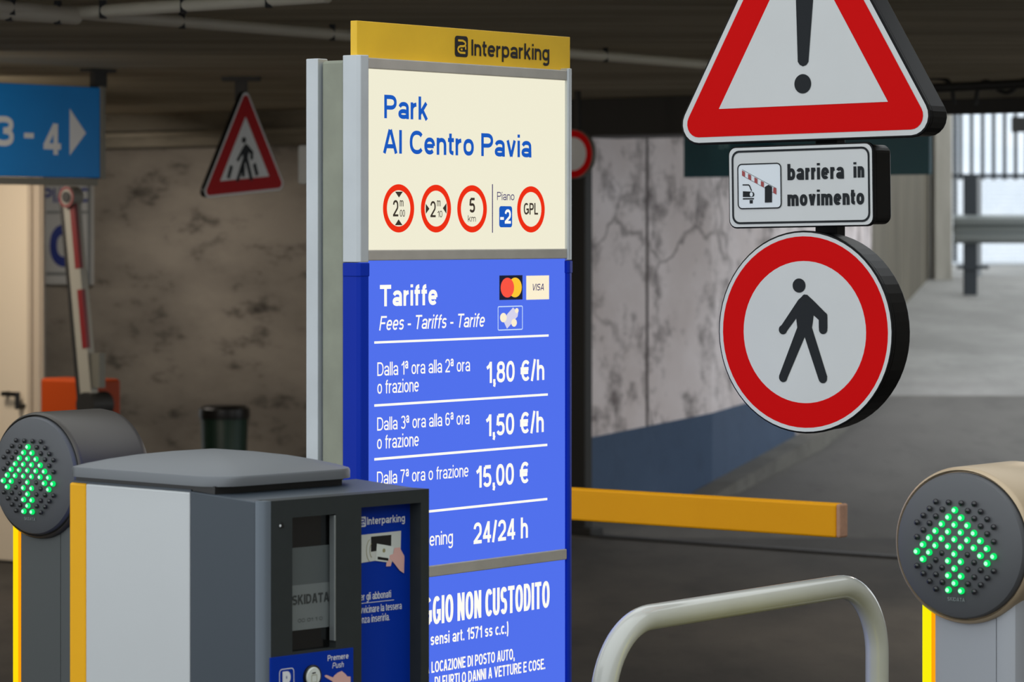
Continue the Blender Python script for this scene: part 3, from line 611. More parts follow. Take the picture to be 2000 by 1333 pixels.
# front housing: dark case behind the seam, with lightly sloping top
mb = MB(); x0, x1 = 0, Wd
q = [(0, yS), (.03, yS), (.03, .036), (Wd-.014, .036), (Wd-.014, yS), (Wd, yS), (Wd, yA), (0, yA)]; nq = len(q)
mb.add([(x, y, 0) for x, y in q]+[(x, y, zT-.001+.009*(y-yS)/(yA-yS)) for x, y in q], [list(range(nq-1, -1, -1)), list(range(nq, 2*nq))]+[(i, (i+1) % nq, nq+(i+1) % nq, nq+i) for i in range(nq)])
mb.build('front_housing', 'dark_case', T, bevel=.002)
# front frame with rounded corner post, recesses left open
xc = fr.x(529); yr = .0295
pr = [(xc, 0)]+[(xc-xc*math.sin(t), xc-xc*math.cos(t)) for t in [math.radians(15*i) for i in range(1, 7)]]+[(0, yS-.0006), (xc, yS-.0006)]
mb = MB(); mb.vprism([(x, y) for x, y in pr][::-1], 0, zT); mb.build('corner_post', 'corner_highlight', T, smooth=True, label='rounded corner in paler grey for its highlight')
xw0, xw1 = fr.x(571), fr.x(656); zw1 = fr.z(571, 1012); zw0 = fr.z(571, 1277)
xr0, xr1 = fr.x(706), fr.x(822); zrt = fr.z(706, 992)
mb = MB()
yk = yS-.0006
def fbox(a, b, z0, z1, y1=.035): mb.box(a, b, 0, y1, z0, z1)
fbox(xc+.0003, xw0, 0, zT); fbox(xw1, xr0, 0, zT); fbox(xw0, xw1, zw1, zT); fbox(xw0, xw1, 0, zw0)
fbox(xr1, Wd, 0, zT); fbox(xr0, xr1, zrt, zT)
# deepen the front to hold the recess
mb.build('front_frame', 'dark_top', T)
# move the housing behind the recess: back plates
yP = .027
mb = MB(); mb.box(xr0-.0, xr1, yP, yP+.004, .0, zrt); 
ip = mb.build('instruction_panel', 'navy', T)
y = yP-.0008
mb = MB(); mb.box(xw0, xw1, .016, .02, zw0, zw1); sc_ = mb.build('screen', 'gloss_black', T, label='recessed dark screen')
ys = .0155
def sq(mb, x0, x1, ya, yb, yy):
    a = fr.x(x0, yy); b = fr.x(x1, yy); z1 = fr.z(x0, ya, yy); z0 = fr.z(x0, yb, yy); mb.flat([(a, z0), (b, z0), (b, z1), (a, z1)], yy)
mb = MB(); sq(mb, 540, 650, 1074, 1237, ys); mb.mat(1); sq(mb, 540, 650, 1148, 1237, ys-.0003); mb.mat(2); write(mb, fr, 'KIDATA', 582, 643, 1182, 1163, ys-.0007, bold=True, t=.2, prefix='S')
write(mb, fr, '00 01 1 0', 582, 630, 1217, 1210, ys-.0007, t=.12)  # dim reflection on the display drawn as small dark characters
mb.build('display', ['lcd', 'lcd2', 'lcd_ink'], sc_)
mb = MB(); mb.box(xw1-.004, xw1-.0005, -.001, .012, zw0+.012, zw1-.002); mb.build('screen_highlight', 'galv', T, bevel=.001, label='added pale strip for the highlight beside the screen')  # pale strip added for the highlight line along the screen
mb = MB(); mb.mat(0); c = fr.poly([(547, 1033), (556, 1030), (551, 1020)], -.0006); mb.flat(c, -.0006); mb.mat(1); cx_, cz_ = fr.p(547.5, 1027.5, -.001); mb.disc(cx_, cz_, .0022, -.001)
mb.build('sensor_mark', ['black', 'white_print'], T)
# instruction panel print
lines(ip, 'white_print', fr, y, ('Interparking', 717, 790.8, 1025.8, 1011.2, dict(t=.17)))
mb = MB()
a, b = fr.x(701, y), fr.x(714.6, y); z1, z0 = fr.z(701, 1010.5, y), fr.z(701, 1030.5, y)
mb.flat(rrect(a, b, z0, z1, .002), y); mb.mat(1); logo(mb, a, b, z0, z1, y-.0006); mb.mat(0)
lines(ip, 'white_print', fr, y, ('er gli abbonati', 704, 763.7, 1174, 1159.5, dict(t=.115, prefix='P')), ('vvicinare la tessera', 704, 784.4, 1199.4, 1185, dict(t=.115, prefix='A')), ('enza inserirla.', 701.5, 761, 1219, 1204.5, dict(t=.115, prefix='s')))
a, b = fr.x(699, y), fr.x(769.5, y); z_ = fr.z(769.5, 1172.4, y); mb.flat([(a, z_-.0005), (b, z_-.0005), (b, z_+.0005), (a, z_+.0005)], y)
mb.build('printed_mark', ['white_print', 'navy'], ip)
P4 = lambda *pts: [(690+a*.12, 980+b*.12) for a, b in pts]
mb = MB(); mb.flat(fr.poly(P4((120, 1003), (770, 905), (778, 478), (120, 548)), y), y)
mb.mat(1); mb.flat(fr.poly(P4((288, 820), (615, 775), (620, 543), (290, 575)), y-.0003), y-.0003)
mb.mat(4)
for r_, x_ in ((190, 215), (120, 268)):
    mb.stroke(fr.poly(P4(*[(x_+r_*.42*(1-math.cos(math.radians(a))), 800-r_*math.sin(math.radians(a))) for a in range(-70, 71, 14)]), y-.0004), .0012, y-.0004)
mb.mat(2); mb.flat(fr.poly(P4((365, 968), (625, 1000), (660, 735), (385, 688)), y-.0006), y-.0006)
mb.mat(1); mb.flat(fr.poly(P4((395, 945), (570, 968), (573, 925), (398, 900)), y-.0008), y-.0008)
mb.mat(4); c = fr.p(690+500*.12, 980+800*.12, y-.0008); mb.disc(c[0], c[1], .0035, y-.0008)
mb.mat(3); mb.flat(fr.poly(P4((535, 1060), (610, 1055), (625, 1000), (600, 960), (590, 930), (540, 1005)), y-.0007), y-.0007)
mb.flat(fr.poly(P4((595, 940), (660, 1000), (705, 1060), (760, 1130), (825, 1170), (832, 890), (790, 815), (760, 750), (668, 760), (650, 855), (590, 880)), y-.001), y-.001)
mb.build('instruction_picture', ['paper', 'gloss_black', 'pale_card', 'skin_print', 'olive_print'], ip, label='printed picture of a hand holding a card to a reader')
# lower button plate
yb = -.003
a, b = fr.x(529, yb), fr.x(690, yb); z1 = fr.z(529, 1286, yb)
mb = MB(); mb.box(a, b, yb, .0005, .72, z1); bpn = mb.build('button_plate', 'navy', T)
yy = yb-.0008
lines(bpn, 'white_print', fr, yy, ('Premere', 640, 680.7, 1292, 1281, dict(t=.15)), ('Push', 649, 671.9, 1306.6, 1295.6, dict(italic=True)))
mb = MB()
a, b = fr.x(546, yy), fr.x(574, yy); z1 = fr.z(546, 1309, yy); mb.stroke(rrect(a, b, z1-.075, z1, .006), .0014, yy, True)
write(mb, fr, 'P', 552, 567.7, 1349, 1313, yy, bold=True, t=.26); mb.build('parking_symbol', 'white_print', bpn)
mb = MB(); cx_, cz_ = fr.p(609, 1322, yy); mb.lathe([(.0195, yb), (.0195, yb-.004), (.0175, yb-.005), (.0165, yb-.003)], cx_, cz_, 40); mb.build('button_collar', 'black', bpn, smooth=True)
mb = MB(); mb.lathe([(.016, yb-.001), (.016, yb-.005), (.0145, yb-.0065), (.0, yb-.0068)][:3], cx_, cz_, 40); mb.mat(1)
yq = yb-.0072; mb.stroke([(cx_-.005, cz_+.0062), (cx_+.003, cz_+.0068)], .002, yq); mb.mat(2); mb.stroke(rrect(cx_-.006, cx_+.006, cz_-.009, cz_+.003, .001), .0008, yq, True)
mb.build('push_button', ['pale_card', 'ink', 'olive_print'], bpn, label='round pale push button')
P5 = lambda *pts: [(520+a*.09, 1240+b*.09) for a, b in pts]
mb = MB(); mb.flat(fr.poly(P5((1265, 895), (1280, 925), (1420, 1010), (1480, 1060), (1480, 1240), (1830, 1200), (1830, 915), (1760, 912), (1720, 860), (1640, 795), (1560, 825), (1480, 890), (1450, 935), (1305, 878)), yy), yy)
mb.build('hand_picture', 'skin_print', bpn, label='printed pink pointing hand')
# lid: rounded slab with a crowned top
y0_ = yside(430); xl0, xl1 = -.006, .335; zb_, zr_ = 1.2525, 1.2695
out = []
for cx_, cy_, a_, r_ in ((xl1-.06, y0_+.06, -90, .06), (xl1-.03, yC-.025, 0, .03), (xl0+.03, yC-.025, 90, .03), (xl0+.06, y0_+.06, 180, .06)):
    for i in range(7):
        t = math.radians(a_+15*i); out.append((cx_+r_*math.cos(t), cy_+r_*math.sin(t)))
mb = MB(); n = len(out); mx, my = (xl0+xl1)/2, (y0_+yC+.005)/2
layers = [(1, zb_)]+[(1, zr_-.004), (.992, zr_)]+[(q, zr_+.030*(1-q*q)) for q in (.9, .75, .55, .3, .1)]
vs = [(mx+(x-mx)*q, my+(y_-my)*q, z) for q, z in layers for x, y_ in out]
fs = [(j*n+i, j*n+(i+1) % n, (j+1)*n+(i+1) % n, (j+1)*n+i) for j in range(len(layers)-1) for i in range(n)]+[list(range(n-1, -1, -1)), [(len(layers)-1)*n+i for i in range(n)]]
mb.add(vs, fs); mb.build('lid', 'lid', T, smooth=True, label='crowned grey metal lid')
mb = MB(); mb.box(.006, .30, y0_+.02, yC-.012, zsil-.002, zb_+.001); mb.build('lid_gasket', 'black', T)

# ================================================================== three hanging road sign boxes
def sbasis(roll, phi=-36.0): return Matrix.Rotation(math.radians(phi), 3, 'Z') @ Matrix.Rotation(math.radians(-roll), 3, 'Y')
ROLL = .83
def figure(mb, x, z, s, y):
    q = lambda a, b: (x+(a-585)/487*s, z+(635-b)/556*s)
    mb.flat([q(*p) for p in ((585, 432), (605, 430), (640, 462), (705, 528), (716, 552), (716, 615), (668, 615), (668, 568), (640, 543), (634, 590), (630, 610), (712, 880), (664, 896), (589, 662), (487, 893), (442, 878), (548, 610), (543, 560), (482, 640), (450, 612), (556, 458))][::-1], y)
    r = 24/500*s
    for p in ((692, 620), (468, 622), (466, 885), (687, 888)): mb.disc(*q(*p), r, y-.0002, r*.97, 20)
    mb.disc(*q(592, 447), 16/487*s, y-.0002, None, 16); mb.disc(*q(700, 545), 16/487*s, y-.0002, None, 16)
    mb.disc(*q(561, 380), 36/487*s, y, 39/556*s)
def signbox(root, outl, lip, depth=.078):
    mb = MB(); mb.prism(outl(-.004), .012, depth); mb.build('sign_box', 'case_black', root, bevel=.006)
    mb = MB(); mb.prism(outl(0), .0, .009); mb.build('front_rim', 'case_black', root, bevel=.002)
# round no-pedestrians sign
fr = Fr(1571, 6.57, 0, 649, sbasis(ROLL))
R_ = .2005
S = fr.root('no_pedestrians_sign', 'round red-rimmed no pedestrians sign hanging lowest of the three', 'sign')
signbox(S, lambda d: circ(0, 0, R_+d, 64), 0)
mb = MB(); y = -.001; mb.ring(circ(0, 0, R_*.982, 64), circ(0, 0, R_*.944, 64), y); mb.mat(1).ring(circ(0, 0, R_*.944, 64), circ(0, 0, R_*.700, 64), y); mb.mat(0).disc(0, 0, R_*.70, y, n=64)
f_ = mb.build('sign_face', ['sign_white', 'sign_red'], S)
mb = MB(); figure(mb, 0, 0, R_, y-.0008); mb.build('walking_figure', 'sign_black', f_, label='black walking figure')
# plate
fr = Fr(1566, 6.57, 0, 363, sbasis(ROLL))
S = fr.root('barrier_warning_plate', 'rectangular white plate with barrier pictogram between triangle and round signs', 'sign')
xa, xb = fr.x(1424), fr.x(1708); za, zb = fr.z(1566, 444.5), fr.z(1566, 282)
signbox(S, lambda d: rrect(xa-d, xb+d, za-d, zb+d, .017), 0)
y = -.001
mb = MB(); mb.flat(rrect(xa+.003, xb-.003, za+.003, zb-.003, .015), y)
y = -.0018
mb.mat(1); l0, l1, m0, m1 = xa+.009, xb-.008, za+.0085, zb-.0085
mb.ring(rrect(l0, l1, m0, m1, .017), rrect(l0+.0042, l1-.0042, m0+.0042, m1-.0042, .0135), y)
f_ = mb.build('sign_face', ['sign_white', 'sign_black'], S)
lines(f_, 'sign_black', fr, y,
      ('barriera', 1538, 1648.5, 352.3, 320.5, dict(bold=True, t=.215)),
      ('in', 1667, 1688, 347.3, 317, dict(bold=True, t=.22)),
      ('movimento', 1538, 1688, 403, 372, dict(bold=True, t=.22)))
P6 = lambda *pts: [(1430+a*.09, 300+b*.09) for a, b in pts]
mb = MB(); (a, z0), (b, z1) = fr.p(1430+135*.09, 300+1200*.09, y), fr.p(1430+1055*.09, 300+210*.09, y)
c_ = rrect(a, b, z0, z1, .009); mb.flat(c_, y); mb.mat(1); y2 = y-.0006; mb.stroke(c_, .0024, y2, True)
def P6f(*p): return fr.poly(P6(*p), y2)
mb.stroke(P6f((215, 350), (955, 755)), .0007, y2); mb.stroke(P6f((220, 480), (955, 885)), .0007, y2)
mb.flat(P6f((710, 1065), (865, 1060), (865, 720), (790, 680), (712, 725)), y2-.0004)
mb.stroke(P6f((225, 682), (355, 682), (375, 700), (420, 810)), .0024, y2)
mb.flat(P6f((232, 945), (430, 945), (470, 930), (482, 890), (470, 850), (430, 828), (232, 820)), y2)
mb.flat(P6f((232, 1000), (465, 997), (478, 968), (232, 970)), y2); mb.flat(P6f((380, 1085), (445, 1085), (448, 1010), (378, 1010)), y2)
mb.mat(0); c = fr.p(*P6((418, 888))[0], y2); mb.disc(c[0], c[1], .0036, y2-.0005, .0045)
mb.mat(2)
for u in (250, 382, 520, 660):
    v = 350+(u-215)*.547; mb.flat(P6f((u-36, v+110), (u+28, v+145), (u+28, v+32), (u-36, v)), y2-.0002)
mb.flat(P6f((890, 850), (960, 890), (960, 755), (895, 735)), y2-.0002)
mb.build('barrier_pictogram', ['sign_white2', 'sign_black', 'brown_red'], f_, label='pictogram of a car before a striped barrier')
# triangle
cpx, cpy = 1569, 96
fr = Fr(cpx, 6.57, 0, cpy, sbasis(ROLL))
zc_ = fr.z(1570, 206)+.112
S = fr.root('danger_warning_sign', 'large red-bordered warning triangle with exclamation mark cut by picture top', 'sign')
xm = fr.x(1570.5)
tri = lambda ir, rc: [(x+xm, z) for x, z in rtri(ir, rc, zc_)]
signbox(S, lambda d: tri(.183+d, .042+d), 0)
mb = MB(); y = -.001; mb.flat(tri(.1785, .038), y); mb.mat(1).flat(tri(.1676, .027), y-.0006); mb.mat(0).flat(tri(.112, .0005), y-.0012)
f_ = mb.build('sign_face', ['sign_white', 'sign_red'], S)
y2 = -.003; Pz = lambda *pts: fr.poly([(1300+a*.35, b*.35) for a, b in pts], y2)
mb = MB(); mb.flat(Pz((737, 345), (748, 362), (766, 371), (785, 363), (797, 345), (823, 0), (832, -120), (718, -120), (727, 0)), y2)
c = fr.p(1300+765*.35, 468*.35, y2); mb.disc(c[0], c[1], .0192, y2, .0192); mb.build('exclamation_mark', 'sign_black', f_)
frs = Fr(1566, 6.57, 0, 363, sbasis(0))
mb = MB(); mb.box(-.025, .025, .092, .128, 1.33-frs.O.z, 2.64-frs.O.z); mb.box(-.1, .1, .092, .66, 2.595-frs.O.z, 2.619-frs.O.z)
o = mb.build('sign_bracket', 'case_black', bevel=.003); o.matrix_world = Matrix.Translation(frs.O) @ frs.B.to_4x4()
tag(o, 'black hanging bracket behind the three road sign boxes', 'bracket')

# ================================================================== lamp heads with green arrows
LIT = [(420, 342), (381, 381), (455, 388), (344, 422), (416, 429), (489, 433), (306, 462), (378, 466), (452, 472), (526, 478), (271, 500), (342, 507), (413, 513), (487, 519), (563, 522), (237, 540), (302, 546), (374, 551), (448, 556), (525, 563), (603, 569), (205, 577), (270, 585), (413, 596), (563, 608), (646, 614), (236, 626), (603, 653), (374, 634), (452, 641), (414, 679), (379, 717), (453, 724), (420, 762), (386, 801), (461, 807)]
OFF = [(316, 297), (381, 299), (452, 304), (528, 311), (277, 332), (342, 340), (492, 350), (571, 356), (239, 373), (303, 380), (528, 396), (603, 402), (205, 408), (267, 417), (565, 441), (641, 447), (233, 455), (203, 494), (600, 486), (640, 530), (204, 660), (336, 590), (300, 632), (267, 668), (240, 708), (335, 675), (306, 714), (277, 748), (483, 600), (517, 648), (485, 684), (559, 690), (640, 697), (520, 731), (600, 738), (345, 757), (487, 769), (565, 774), (314, 795), (525, 811)]
def cell(p): return round((p[0]-418)/36.75), round((554-p[1]+.084*(p[0]-418))/42)
def led_mesh(lit_):
    mb = MB()
    prof = [(.0062, .003), (.0062, -.0004), (.0053, -.0024), (.0038, -.0036)] if lit_ else [(.0046, .003), (.0046, .0002), (.0038, -.0012), (.002, -.002)]
    mb.lathe(prof, 0, 0, 12)
    if lit_: mb.mat(1).lathe([(.0040, -.0030), (.0034, -.0046), (.0015, -.0054)], 0, 0, 10)
    else: mb.mat(1).lathe([(.0054, .002), (.0054, -.0002), (.0048, -.0004)], 0, 0, 12)
    return mb
led0 = led_mesh(True).build('led', ['led', 'led_core'], smooth=True); off0 = led_mesh(False).build('led_socket', ['led_off', 'ink'], smooth=True)
used = {'led': False, 'off': False}
def arrow_head(px, d, py, label, body, face, post, glow, group):
    fr = Fr(px, d, RDIR); zc = H-(py-HY)/F*d
    T = fr.root('barrier_signal', label, 'barrier', group)
    mb = MB(); mb.lathe([(.1325, .034), (.1325, .024), (.129, .0175), (.122, .0145), (.10, .009), (.07, .004), (.03, .0008), (.004, 0)], 0, zc, 72)
    fc = mb.build('lamp_face', face, T, smooth=True, label='dark round lamp face')
    mb = MB(); mb.lathe([(.1335, .034), (.137, .026), (.141, .030), (.1425, .037), (.1425, .225), (.139, .243), (.128, .256), (.10, .262)], 0, zc, 72)
    mb.build('hood', body, T, smooth=True, label='cylindrical hood')
    for src, cells in ((led0, LIT), (off0, OFF)):
        key = 'led' if src is led0 else 'off'
        for p in cells:
            i, j = cell(p); x, z = i*.01325, j*.01317; r2 = math.hypot(x, z)
            if used[key]: o = src.copy(); COL.objects.link(o)
            else: o = src; used[key] = True
            o.parent = fc; o.location = (x, .09*r2*r2*10*.1, zc+z)
    mb = MB(); write_local(mb, -.018, .018, zc-.099, .006, .0085)
    mb.build('lettering', 'glass_back', fc)
    x0, y0, w = -.0945, .0404, .2
    mb = MB(); mb.vprism([(x0+.031, y0), (x0+.157, y0), (x0+.157, y0+w), (x0+.031, y0+w)], 0, zc-.06); mb.build('post', post, T)
    q = [(x0+.1585, y0), (x0+.18, y0), (x0+.193, y0+.006), (x0+w, y0+.02), (x0+w, y0+w-.02), (x0+.18, y0+w), (x0+.1585, y0+w)]
    mb = MB(); mb.vprism(q, 0, zc-.06); mb.build('side_profile', post, T, smooth=True)
    mb = MB(); mb.vprism([(x0, y0+.006), (x0+.006, y0-.001), (x0+.03, y0-.001), (x0+.03, y0+w), (x0, y0+w)], 0.02, zc-.06); mb.mat(1); mb.vprism([(x0+.0235, y0-.0016), (x0+.0302, y0-.0016), (x0+.0302, y0+.002), (x0+.0235, y0+.002)], .02, zc-.06)
    mb.build('glowing_strip', [glow, 'glow_amber'], T, label='glowing yellow vertical strip')
    return T
def write_local(mb, x0, x1, z, y, h):
    out, st, end = layout('SKIDATA', .2, 1.0); k = (x1-x0)/end
    for c, x, w in out:
        for pts, cl in glyph(c, w, .2): mb.stroke([(x0+(a+x)*k, z+b*h*.8) for a, b in pts], .2*h*.7, y, cl)
arrow_head(1864, 6.0, 1068.5, 'barrier signal with green arrow and hood tinted beige for warm light at right edge', 'hood_warm_lit', 'head_face', 'post_silver', 'glow_yellow2', 'green arrow barrier signals')
arrow_head(54, 7.45, 931, 'barrier signal with green arrow and dark grey hood behind ticket machine', 'head_dark', 'head_face', 'post_dark', 'glow_yellow', 'green arrow barrier signals')

# ================================================================== lowered boom and guard hoop
fr = Fr(1640, 8.7, RDIR)
T = fr.root('barrier_gate', 'lowered amber barrier boom reaching out from behind the totem', 'barrier')
z1, z0 = fr.z(1640, 985.5), fr.z(1640, 1052)
mb = MB(); mb.box(-1.62, -.012, 0, .042, z0, z1); mb.build('boom', 'boom', T, bevel=.006)
mb = MB(); mb.box(-.012, 0, .0, .042, z0, z1); mb.build('end_cap', 'boom_cap', T, bevel=.005, label='worn tan end cap')
mb = MB(); mb.box(-1.72, -1.55, .045, .245, 0, 1.02); mb.build('barrier_post', 'post_dark', T, bevel=.02)
fr = Fr(1713, 6.9, EDIR)
T = fr.root('guard_hoop', 'cream enamelled tubular guard hoop beside the right barrier signal', 'guard rail')
rb, zt_, xl_ = .15, .957, -.965
pts = [(xl_, 0, 0), (xl_, 0, .4), (xl_, 0, zt_-rb)]+[(xl_+rb-rb*math.cos(math.radians(a)), 0, zt_-rb+rb*math.sin(math.radians(a))) for a in range(6, 91, 6)]
pts += [(-rb+rb*math.sin(math.radians(a)), 0, zt_-rb+rb*math.cos(math.radians(a))) for a in range(0, 91, 6)]+[(0, 0, .4), (0, 0, 0)]
mb = MB(); mb.tube(pts, .0245, 24); mb.build('tube', 'cream_tube', T, smooth=True)
for x in (xl_, 0):
    mb = MB(); mb.zlathe([(.06, 0), (.06, .006), (.03, .012)], x, 0); mb.build('foot_plate', 'cream_tube', T)

# ================================================================== left background
# blue floor sign
fr = Fr(203, 15.0, EDIR)
T = fr.root('direction_sign', 'blue hanging sign reading 3 - 4 with white arrow at the left edge', 'sign')
zt_, zb_ = fr.z(195, 171), fr.z(195, 348); xl_ = -1.1
mb = MB(); mb.box(xl_, fr.x(196), 0, .06, zb_, zt_); mb.build('sign_box', 'blue_sign', T, bevel=.004)
mb = MB(); mb.box(fr.x(196)+.001, fr.x(204), -.006, .066, zb_-.004, zt_+.004); mb.box(xl_, fr.x(190), -.004, .064, zb_-.035, zb_-.003); mb.build('sign_frame', 'grey_frame', T)
y = -.001
mb = MB(); write(mb, fr, '3', -14, 27, 285, 226, y, bold=True, t=.2); write(mb, fr, '-', 47, 66, 283, 232, y, bold=True, t=.2); write(mb, fr, '4', 85, 119, 302, 241, y, bold=True, t=.2)
mb.build('lettering', 'white_print', T)
mb = MB(); mb.flat(fr.poly([(136, 304), (168, 260), (136, 212)], y), y); mb.build('arrow_symbol', 'white_print', T)
mb = MB(); xc = fr.x(200); mb.box(xc-.03, xc+.05, .02, .05, zt_, 2.42); mb.box(xc-.07, xc+.09, -.0, .07, 2.405, 2.42); mb.build('hanger', 'steel_dark', T)
mb = MB(); mb.box(-1.02, -.95, .02, .05, zt_, 2.42); mb.build('hanger', 'steel_dark', T)
# crossing sign
b_ = Vector((153, 193, 20)).normalized(); h_ = Vector((4.5, -24.7, 205)); h_ = (h_-b_*h_.dot(b_)).normalized(); yv = h_.cross(b_)
B = Matrix((b_, yv, h_)).transposed()
fr = Fr(479, 15.7, 0, 309, B)
T = fr.root('crossing_sign', 'tilted red triangular pedestrian crossing sign hanging before the grey wall', 'sign')
tri = lambda ir, rc: rtri(ir, rc, 0)
mb = MB(); mb.prism(tri(.171, .03), .004, .03); mb.build('sign_box', 'case_black', T)
mb = MB(); mb.flat(tri(.170, .03), 0.003); mb.mat(1).flat(tri(.160, .022), .002); mb.mat(0).flat(tri(.098, .002), .001)
f_ = mb.build('sign_face', ['sign_white', 'sign_red_old'], T)
mb = MB(); figure(mb, 0, -.008, .205, 0.0)
for x in (-.115, -.012, .085): mb.stroke([(x, -.088), (x+(.022 if x < -.05 else 0 if x < .05 else -.022), -.03)], .022, 0.0)
mb.build('walking_figure', 'sign_black', f_, label='black walking figure on a crossing')
v = fr.O; hx, hy = Fr(470, 15.75, 0).O.x, 15.78
mb = MB(); mb.box(hx-.03, hx+.03, hy-.01, hy+.02, v.z+.0, 2.42); mb.box(hx-.09, hx+.09, hy-.05, hy+.06, 2.40, 2.42)
tag(mb.build('ceiling_bracket', 'steel_dark'), 'dark ceiling bracket carrying the tilted crossing sign', 'bracket')
# floor number board on the wall
yw = .55
fr = frP
x0, x1 = fr.x(81, yw), fr.x(184, yw); z0, z1 = fr.z(130, 556, yw), fr.z(130, 330, yw)
frB = Fr(81, 0, RDIR); frB.O = frP.O+frP.B @ Vector((x0, yw-.03, 0)); fr = frB
T = fr.root('floor_number_board', 'white wall board with blue border and large blue zero', 'sign')
mb = MB(); mb.box(0, x1-x0, 0, .029, z0, z1); b1 = mb.build('board', 'sign_white', T, bevel=.003)
y = -.001
mb = MB(); a, b = fr.x(90, y), fr.x(171, y); mb.stroke([(a, fr.z(90, 415, y)), (b, fr.z(90, 415, y))], .016, y); mb.stroke([(a, fr.z(90, 535, y)), (b, fr.z(90, 535, y))], .02, y)
mb.mat(1); write(mb, fr, '0', 97, 158, 522, 438, y, bold=True, t=.24); write(mb, fr, 'PIANO', 84, 176, 396, 368, y, bold=True, t=.2)
mb.build('lettering', ['glass_back', 'blue_print'], b1)
mb = MB(); a = fr.x(172, y); mb.box(a, x1-x0, -.006, .0, z0, z1); mb.build('board_edge', 'glass_back', T)
mb = MB(); xx = x0+.03; mb.tube([(xx, yw-.045, 0), (xx, yw-.045, 1.6)], .022); o = mb.build('wall_pipe', 'pipe_dark', smooth=True); o.matrix_world = Matrix.Translation(frP.O) @ frP.B.to_4x4()
tag(o, 'dark vertical pipe on the wall below the floor number board', 'pipe')
# articulated barrier
fr = Fr(140, 15.5, RDIR)
T = fr.root('folded_barrier', 'orange barrier housing with raised red and white folded arm', 'barrier')
xa, xb, zt_ = fr.x(78), fr.x(186), fr.z(140, 741)
mb = MB(); mb.box(xa, xb, 0, .17, 0, zt_); mb.build('housing', 'orange', T, bevel=.015)
q = lambda px, py, y: (fr.p(px, py, y)[0], y, fr.p(px, py, y)[1])
ya = -.09
A, Bp = fr.p(170, 800, ya), fr.p(133, 385, ya); dv = Vector((Bp[0]-A[0], Bp[1]-A[1])); Ln = dv.length; dv.normalize(); nv = Vector((dv.y, -dv.x))
def armquad(s0, s1, t0, t1): return [tuple(Vector(A)+dv*(Ln*s)+nv*t) for s, t in ((s0, t0), (s0, t1), (s1, t1), (s1, t0))]
mb = MB(); mb.prism(armquad(0, 1, -.035, .035), ya, ya+.045); arm = mb.build('arm', 'arm_white', T)
for s0, s1 in ((.285, .56), (.66, .97)):
    mb = MB(); mb.prism(armquad(s0, s1, .006, .0365), ya-.002, ya+.02); mb.build('red_stripe', 'arm_red', arm)
mb = MB(); mb.prism(armquad(-.02, 1, -.06, -.036), ya+.0, ya+.045); mb.build('arm_edge', 'steel_dark', arm, label='dark edge along the arm')
mb = MB(); mb.lathe([(.05, ya-.012), (.05, ya+.05)], Bp[0], Bp[1], 28); mb.mat(1).lathe([(.026, ya-.016), (.026, ya-.011)], Bp[0], Bp[1], 20); mb.mat(2); mb.ring(circ(Bp[0], Bp[1], .049, 28), circ(Bp[0], Bp[1], .036, 28), ya-.013)
mb.build('elbow_joint', ['arm_white', 'steel_dark', 'arm_red'], T, label='round elbow joint')
mb = MB(); c = fr.p(172, 792, ya); mb.lathe([(.06, ya-.02), (.06, .02)], c[0], c[1], 24); mb.build('pivot', 'steel_dark', T)
mb = MB(); c = fr.p(177, 690, ya); mb.box(c[0]-.005, c[0]+.045, ya+.01, ya+.05, c[1]-.16, c[1]); mb.build('counterweight', 'grey_frame', T)
# bin
d_ = 19.1; fr = Fr(438, d_, RDIR); zt_ = H-(792-HY)/F*d_
T = fr.root('waste_bin', 'dark green waste bin standing by the grey wall', 'bin')
mb = MB(); mb.zlathe([(.11, 0), (.115, .02), (.138, zt_-.06), (.132, zt_-.05)], 0, 0, 28); mb.build('bin_body', 'bin_green', T, smooth=True)
mb = MB(); mb.zlathe([(.146, zt_-.075), (.148, zt_-.05), (.146, zt_-.02), (.12, zt_)], 0, 0, 28); mb.build('bin_lid', 'black', T, smooth=True)
# ceiling conduits
def conduit(p0, p1, r, label, clamps):
    zc = 2.42-r-.012
    pt = lambda px, py: ((px-CX)/F*((zc-H)*F/(HY-py)), (zc-H)*F/(HY-py), zc)
    a, b = Vector(pt(*p0)), Vector(pt(*p1))
    mb = MB(); mb.tube([a, a.lerp(b, .5), b], r, 14); o = mb.build('ceiling_conduit', 'pipe', smooth=True); tag(o, label, 'pipe')
    for t in clamps:
        c = a.lerp(b, t); mb = MB(); mb.box(c.x-.01, c.x+.01, c.y-.022, c.y+.022, zc-r-.003, 2.42); mb.build('clamp', 'steel_dark', o)
conduit((-60, 8), (1480, 134), .021, 'long pale conduit crossing the ceiling behind the totem', (.04, .21, .38, .55, .75, .93))
conduit((100, 28), (640, -8), .021, 'pale conduit rising to the right at the top left', (.2, .5, .8))
conduit((-40, 17), (150, 30), .03, 'short brown patched conduit at the upper left corner', (.3, .8))
